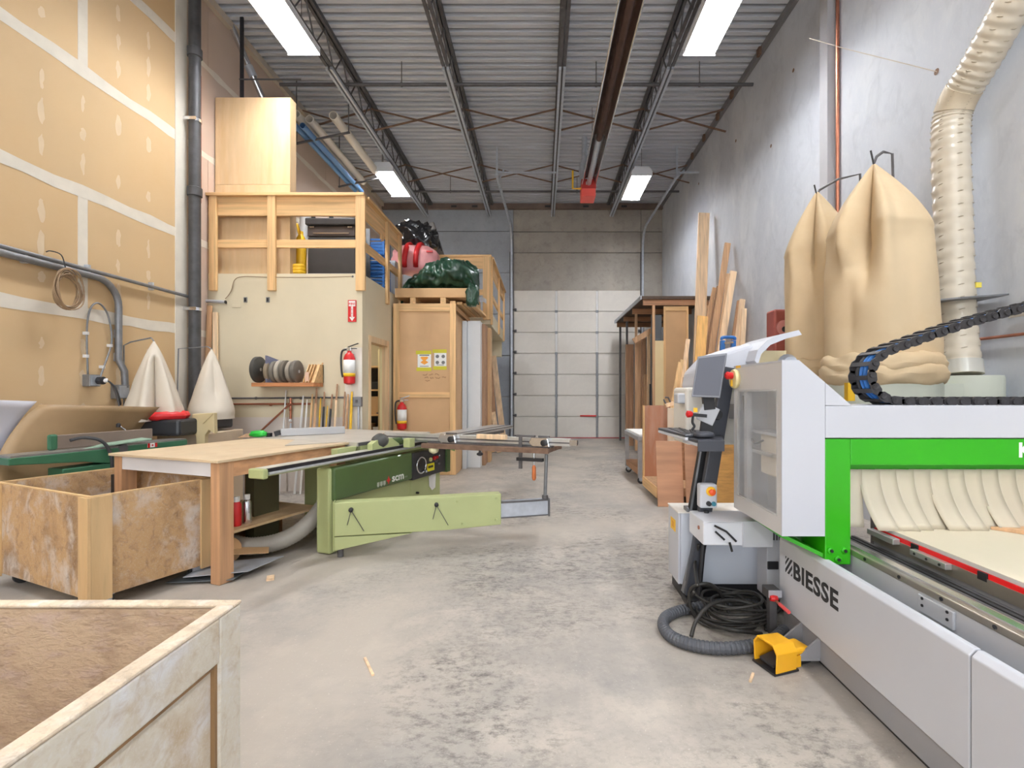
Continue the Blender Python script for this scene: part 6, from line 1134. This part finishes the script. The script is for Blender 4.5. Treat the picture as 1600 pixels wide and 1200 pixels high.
t = thing('red_column', 'dull red machine column with rounded slot behind the canvas bags', 'machine', (2.35, 4.75, 0)); RC = mat('dull_red', rgb(160, 84, 76), .5, .1, .1, 4)
bx(2.26, 2.45, 4.72, 4.9, .04, 2.18, 'column', RC, t, bevel=.02); bx(2.15, 2.6, 4.6, 5.0, 0, .04, 'base_plate', STEEL_D, t); MB().lathe([(.07, 0), (.07, -.02), (.05, -.03)], (2.345, 4.72, 2.0), 18, 'y').build('boss', mat('boss_pink', rgb(196, 130, 126), .5), t, smooth='auto'); MB().lathe([(.028, -.03), (.028, -.034)], (2.345, 4.72, 1.98), 14, 'y').build('slot_hole', BLACK, t)

# ------------------------------------------------------------------ rack and stock by the overhead door
t = thing('sheet_rack', 'timber sheet rack with dark top slab in the corner by the overhead door', 'rack', (2.8, 11.8, 0)); DKB = wood('dark_slab', rgb(86, 68, 54), 'y')
bx(2.06, 3.48, 10.0, 13.6, 3.27, 3.33, 'top_slab', DKB, t); bx(2.04, 2.06, 10.0, 13.6, 3.26, 3.34, 'slab_edge', GALV, t)
for y in (10.05, 11.2, 12.4, 13.5): bx(2.1, 3.46, y, y + .05, 3.15, 3.268, 'cross_joist', W_BRN_X, t)
for x, y in ((2.30, 10.06), (2.16, 12.4), (2.16, 13.45), (3.40, 10.06), (2.16, 11.2)): bx(x, x + .05, y, y + .06, 0, 3.15, 'post', (W_FIR_Z, STEEL_D)[y > 12], t)
panel('rack_divider', 2.54, 3.04, 10.10, 10.13, 3.13, MDF, 'tall fibreboard divider panel at the front of the sheet rack', 'panel'); t2 = bpy.data.objects['rack_divider']
for x0, x1 in ((2.53, 2.575), (3.0, 3.045)): bx(x0, x1, 10.07, 10.098, .002, 3.13, 'edge_stile', W_SPR_Z, t2)
bx(2.575, 3.0, 10.07, 10.098, 3.04, 3.13, 'top_rail', W_SPR_X, t2)
panel('grey_board', 2.30, 2.52, 10.20, 10.22, 2.97, mat('slate_board', rgb(98, 102, 106), .6, 0, .06, 4), 'slate grey board standing behind the cream door in the sheet rack', 'panel'); panel('cream_door', 2.31, 2.53, 10.08, 10.12, 2.42, mat('door_cream', rgb(226, 206, 160), .5, 0, .05, 2), 'cream coloured narrow door standing at the front of the sheet rack', 'panel')
for k, (p0, p1, yt, d, m, lb) in enumerate(((978, 990, 538, 12.2, W_BRN_Z, 'brown board standing outermost in the sheet rack beside the door'), (992, 996, 534, 11.9, GALV_D, 'thin grey board standing in the sheet rack'), (995, 1003, 527, 11.5, W_FIR_Z, 'reddish board standing in the sheet rack'), (1003, 1009, 528, 11.3, W_BRN_Z, 'dark brown board standing in the sheet rack'), (1007, 1011, 585, 11.05, W_FIR_Z, 'short board standing low in the sheet rack'), (1012, 1016, 524, 10.85, W_PALE_Z, 'pale narrow board standing in the sheet rack'), (1016, 1020, 600, 10.6, BLACK, 'short black board standing in the sheet rack'))):
    a_, b_ = at(p0, yt, d), at(p1, yt, d); bx(a_.x, b_.x, d, d + .1, .002, a_.z, 'rack_board', m, None, label=lb, cat='board', group='boards standing in the sheet rack')
MB().beam(at(990, 533, 10.6), at(1022, 514, 10.6), .06, .12, (0, 0, 1)).build('slanted_offcut', W_FIR_Z, None, 'slanted plank wedged across the boards in the sheet rack', 'plank')
LB = [(1100, 333, 10.35, 17, W_PALE_Z, 3.05, 'longest pale plank leaning high on the concrete wall'), (1137, 380, 9.15, 9, W_FIR_Z, 2.72, 'tall reddish plank leaning second highest on the concrete wall'), (1146, 424, 8.85, 10, W_PALE_Z, 2.75, 'pale plank leaning third highest on the concrete wall'), (1139, 428, 9.05, 7, W_FIR_Z, 2.78, 'narrow plank leaning just behind the third highest one'), (1160, 468, 8.45, 8, W_PALE_Z, 2.98, 'pale strip leaning at the wall, viewer side of the group'), (1155, 470, 8.6, 6, W_BRN_Z, 2.9, 'brown strip leaning beside the viewer side pale strip'), (1118, 450, 9.6, 9, W_FIR_Z, 2.6, 'reddish plank leaning between the longest plank and its neighbours'), (1124, 448, 9.45, 8, W_BRN_Z, 2.7, 'brown plank leaning between the longest and second highest planks'), (1110, 482, 9.8, 8, W_BRN_Z, 2.62, 'brown plank with a low top leaning beside the longest one')]
for k, (px, py, d, w, m, bxx, lb) in enumerate(LB):
    d = -(.25 if k in (3, 8) else 0) + min(9.9, 3.47 * F / (px - CX + w / 2)); top = at(px, py, d); MB().beam(Vector((min(bxx, top.x - .2), d - .25, .012)), top, w * d / F, .04, (0, 1, 0)).build('leaning_plank', m, None, lb, 'plank', 'planks leaning on the concrete wall')
for k, (px, py, d, w, m, bxx, lb) in enumerate(((1098, 494, 8.2, 16, wood('yellow_pine', rgb(230, 178, 106), 'z'), 2.45, 'short broad yellow pine board leaning in front of the longest plank'), (1075, 530, 8.6, 6, W_PALE_Z, 2.20, 'pale stick leaning against the fibreboard divider'), (1066, 562, 8.0, 5, W_SPR_Z, 1.95, 'thin spruce stick leaning low by the divider'), (1062, 566, 7.8, 5, W_SPR_Z, 1.82, 'thinnest spruce stick leaning low by the divider'), (1071, 590, 7.7, 8, W_FIR_Z, 2.1, 'reddish offcut leaning low behind the carts'), (1163, 482, 8.3, 7, W_PALE_Z, 3.15, 'short pale board at the viewer end of the leaning planks'), (1082, 600, 7.4, 9, W_FIR_Z, 2.2, 'broad reddish offcut leaning behind the console'))):
    top = at(px, py, min(d, 3.45 * F / (px - CX + w / 2))); d = top.y; MB().beam(Vector((bxx, d - .3, .012)), top, w * d / F, .03, (0, 1, 0)).build('leaning_plank', m, None, lb, 'plank', 'planks leaning on the concrete wall')
t = thing('blue_hand_truck', 'blue framed hand truck standing in front of the leaning planks', 'hand truck', (2.0, 5.2, 0))
for px in (1129, 1146): a_ = at(px, 532, 5.2); MB().beam((a_.x - .12, 5.1, .05), a_, .045, .05, (0, 1, 0)).build('side_rail', BLUE, t, bevel=.006)
a_, b_ = at(1128, 531, 5.2), at(1148, 531, 5.2); MB().tube(smoothpath([a_, a_ + Vector((.01, 0, .025)), b_ + Vector((-.01, 0, .025)), b_], 4), .018, 8).build('handle', BLUE, t, smooth=True); MB().beam(at(1131, 536, 5.18), at(1145, 535, 5.18), .04, .02).build('grip_plate', SILVER, t)
for z in (.3, .9, 1.4): MB().beam((1.84 + .05 * z, 5.1, z), (1.97 + .05 * z, 5.1, z), .03, .03).build('cross_bar', BLUE, t)
MB().lathe([(.1, -.02), (.12, 0), (.1, .02)], (1.78, 5.1, .121), 16, 'x').lathe([(.1, -.02), (.12, 0), (.1, .02)], (2.03, 5.1, .121), 16, 'x').build('wheels', BLACK_R, t)

# ------------------------------------------------------------------ carts and panels between rack and console
t = thing('steel_cart', 'grey steel framed cart on casters behind the plywood cart', 'cart', (1.68, 7.7, 0)); CG = mat('cart_grey', rgb(170, 170, 172), .5, .3, .12, 6)
bx(1.42, 1.78, 7.15, 8.35, .64, .72, 'top_frame', CG, t, bevel=.02); bx(1.45, 1.75, 7.18, 8.32, .72, .735, 'top_sheet', PAPER, t)
for x in (1.43, 1.71):
    for y in (7.17, 8.27): bx(x, x + .06, y, y + .06, .1, .64, 'leg', CG, t)
bx(1.44, 1.76, 7.2, 8.3, .13, .22, 'lower_shelf', W_BRN_X, t)
for x in (1.48, 1.72):
    for y in (7.24, 8.26): caster(Matrix(), x, y, t)
t = thing('plywood_cart', 'red-brown plywood panel cart with tall end board', 'cart', (1.65, 6.5, 0)); OK2 = mat('red_ply_worn', rgb(178, 122, 92), .6, 0, .14, 1.2, stretch=(4, 4, .8), dirt=rgb(190, 176, 166), dirt_amt=.5, dirt_scale=1.3)
bx(1.44, 1.80, 6.80, 6.83, .09, 1.18, 'end_board', OK2, t); bx(1.42, 1.44, 6.78, 6.85, .09, 1.18, 'edge_strip', W_SPR_Z, t); bx(1.42, 2.3, 5.95, 6.80, .09, .19, 'deck', W_FIR_Z, t); bx(1.41, 1.42, 5.95, 6.78, .07, .20, 'deck_edge', W_SPR_Y, t)
for x in (1.5, 2.2):
    for y in (6.05, 6.7): caster(Matrix(), x, y, t, .04)
PALE = mat('pale_panel', rgb(226, 206, 178), .5, 0, .05, 2, dirt=rgb(232, 228, 224), dirt_amt=.7, dirt_scale=1.0)
bx(1.72, 2.25, 6.62, 6.65, .19, 1.15, 'coated_sheet', PALE, None, label='pale coated panel standing upright on the plywood cart', cat='panel')
bx(1.82, 2.3, 6.5, 6.53, .19, 1.16, 'brown_sheet', W_BRN_X, None, label='brown panel standing just behind the console on the plywood cart', cat='panel')
def lean(x0, x1, y, z1, m, lb, dy=.1):
    MB().prism([(x0, y, .003), (x1, y, .003), (x1, y + dy, z1), (x0, y + dy, z1)], (0, .018, 0)).build('plywood_sheet', m, None, lb, 'panel', 'plywood panels leaning on the cart')
lean(1.39, 1.70, 5.80, .775, OKUME, 'smooth reddish plywood panel leaning low at the front of the cart'); lean(1.71, 1.98, 5.72, .80, OKUME, 'reddish plywood panel leaning behind the console posts')
OSB = mat('osb_sprayed', rgb(212, 160, 92), .7, 0, .15, 8, dirt=rgb(50, 48, 44), dirt_amt=.95, dirt_scale=1.1, stretch=(.8, 1, 4), dirt_pos=.56)
lean(1.72, 2.12, 4.85, 1.0, OSB, 'ochre panel streaked with black spray paint behind the console')
t = thing('quick_clamp', 'small bar clamp hooked over the tall end board of the plywood cart', 'clamp', at(1048, 634, 6.7)); MB().tube([at(1037, 624, 6.76), at(1041, 632, 6.76)], .012, 6).tube([at(1039, 621, 6.76), at(1044, 621, 6.76), at(1050, 633, 6.76)], .012, 6).build('clamp_bar', STEEL_D, t); MB().beam(at(1040, 634, 6.74), at(1052, 630, 6.74), .06, .05).build('clamp_pad', W_PALE_Z, t)
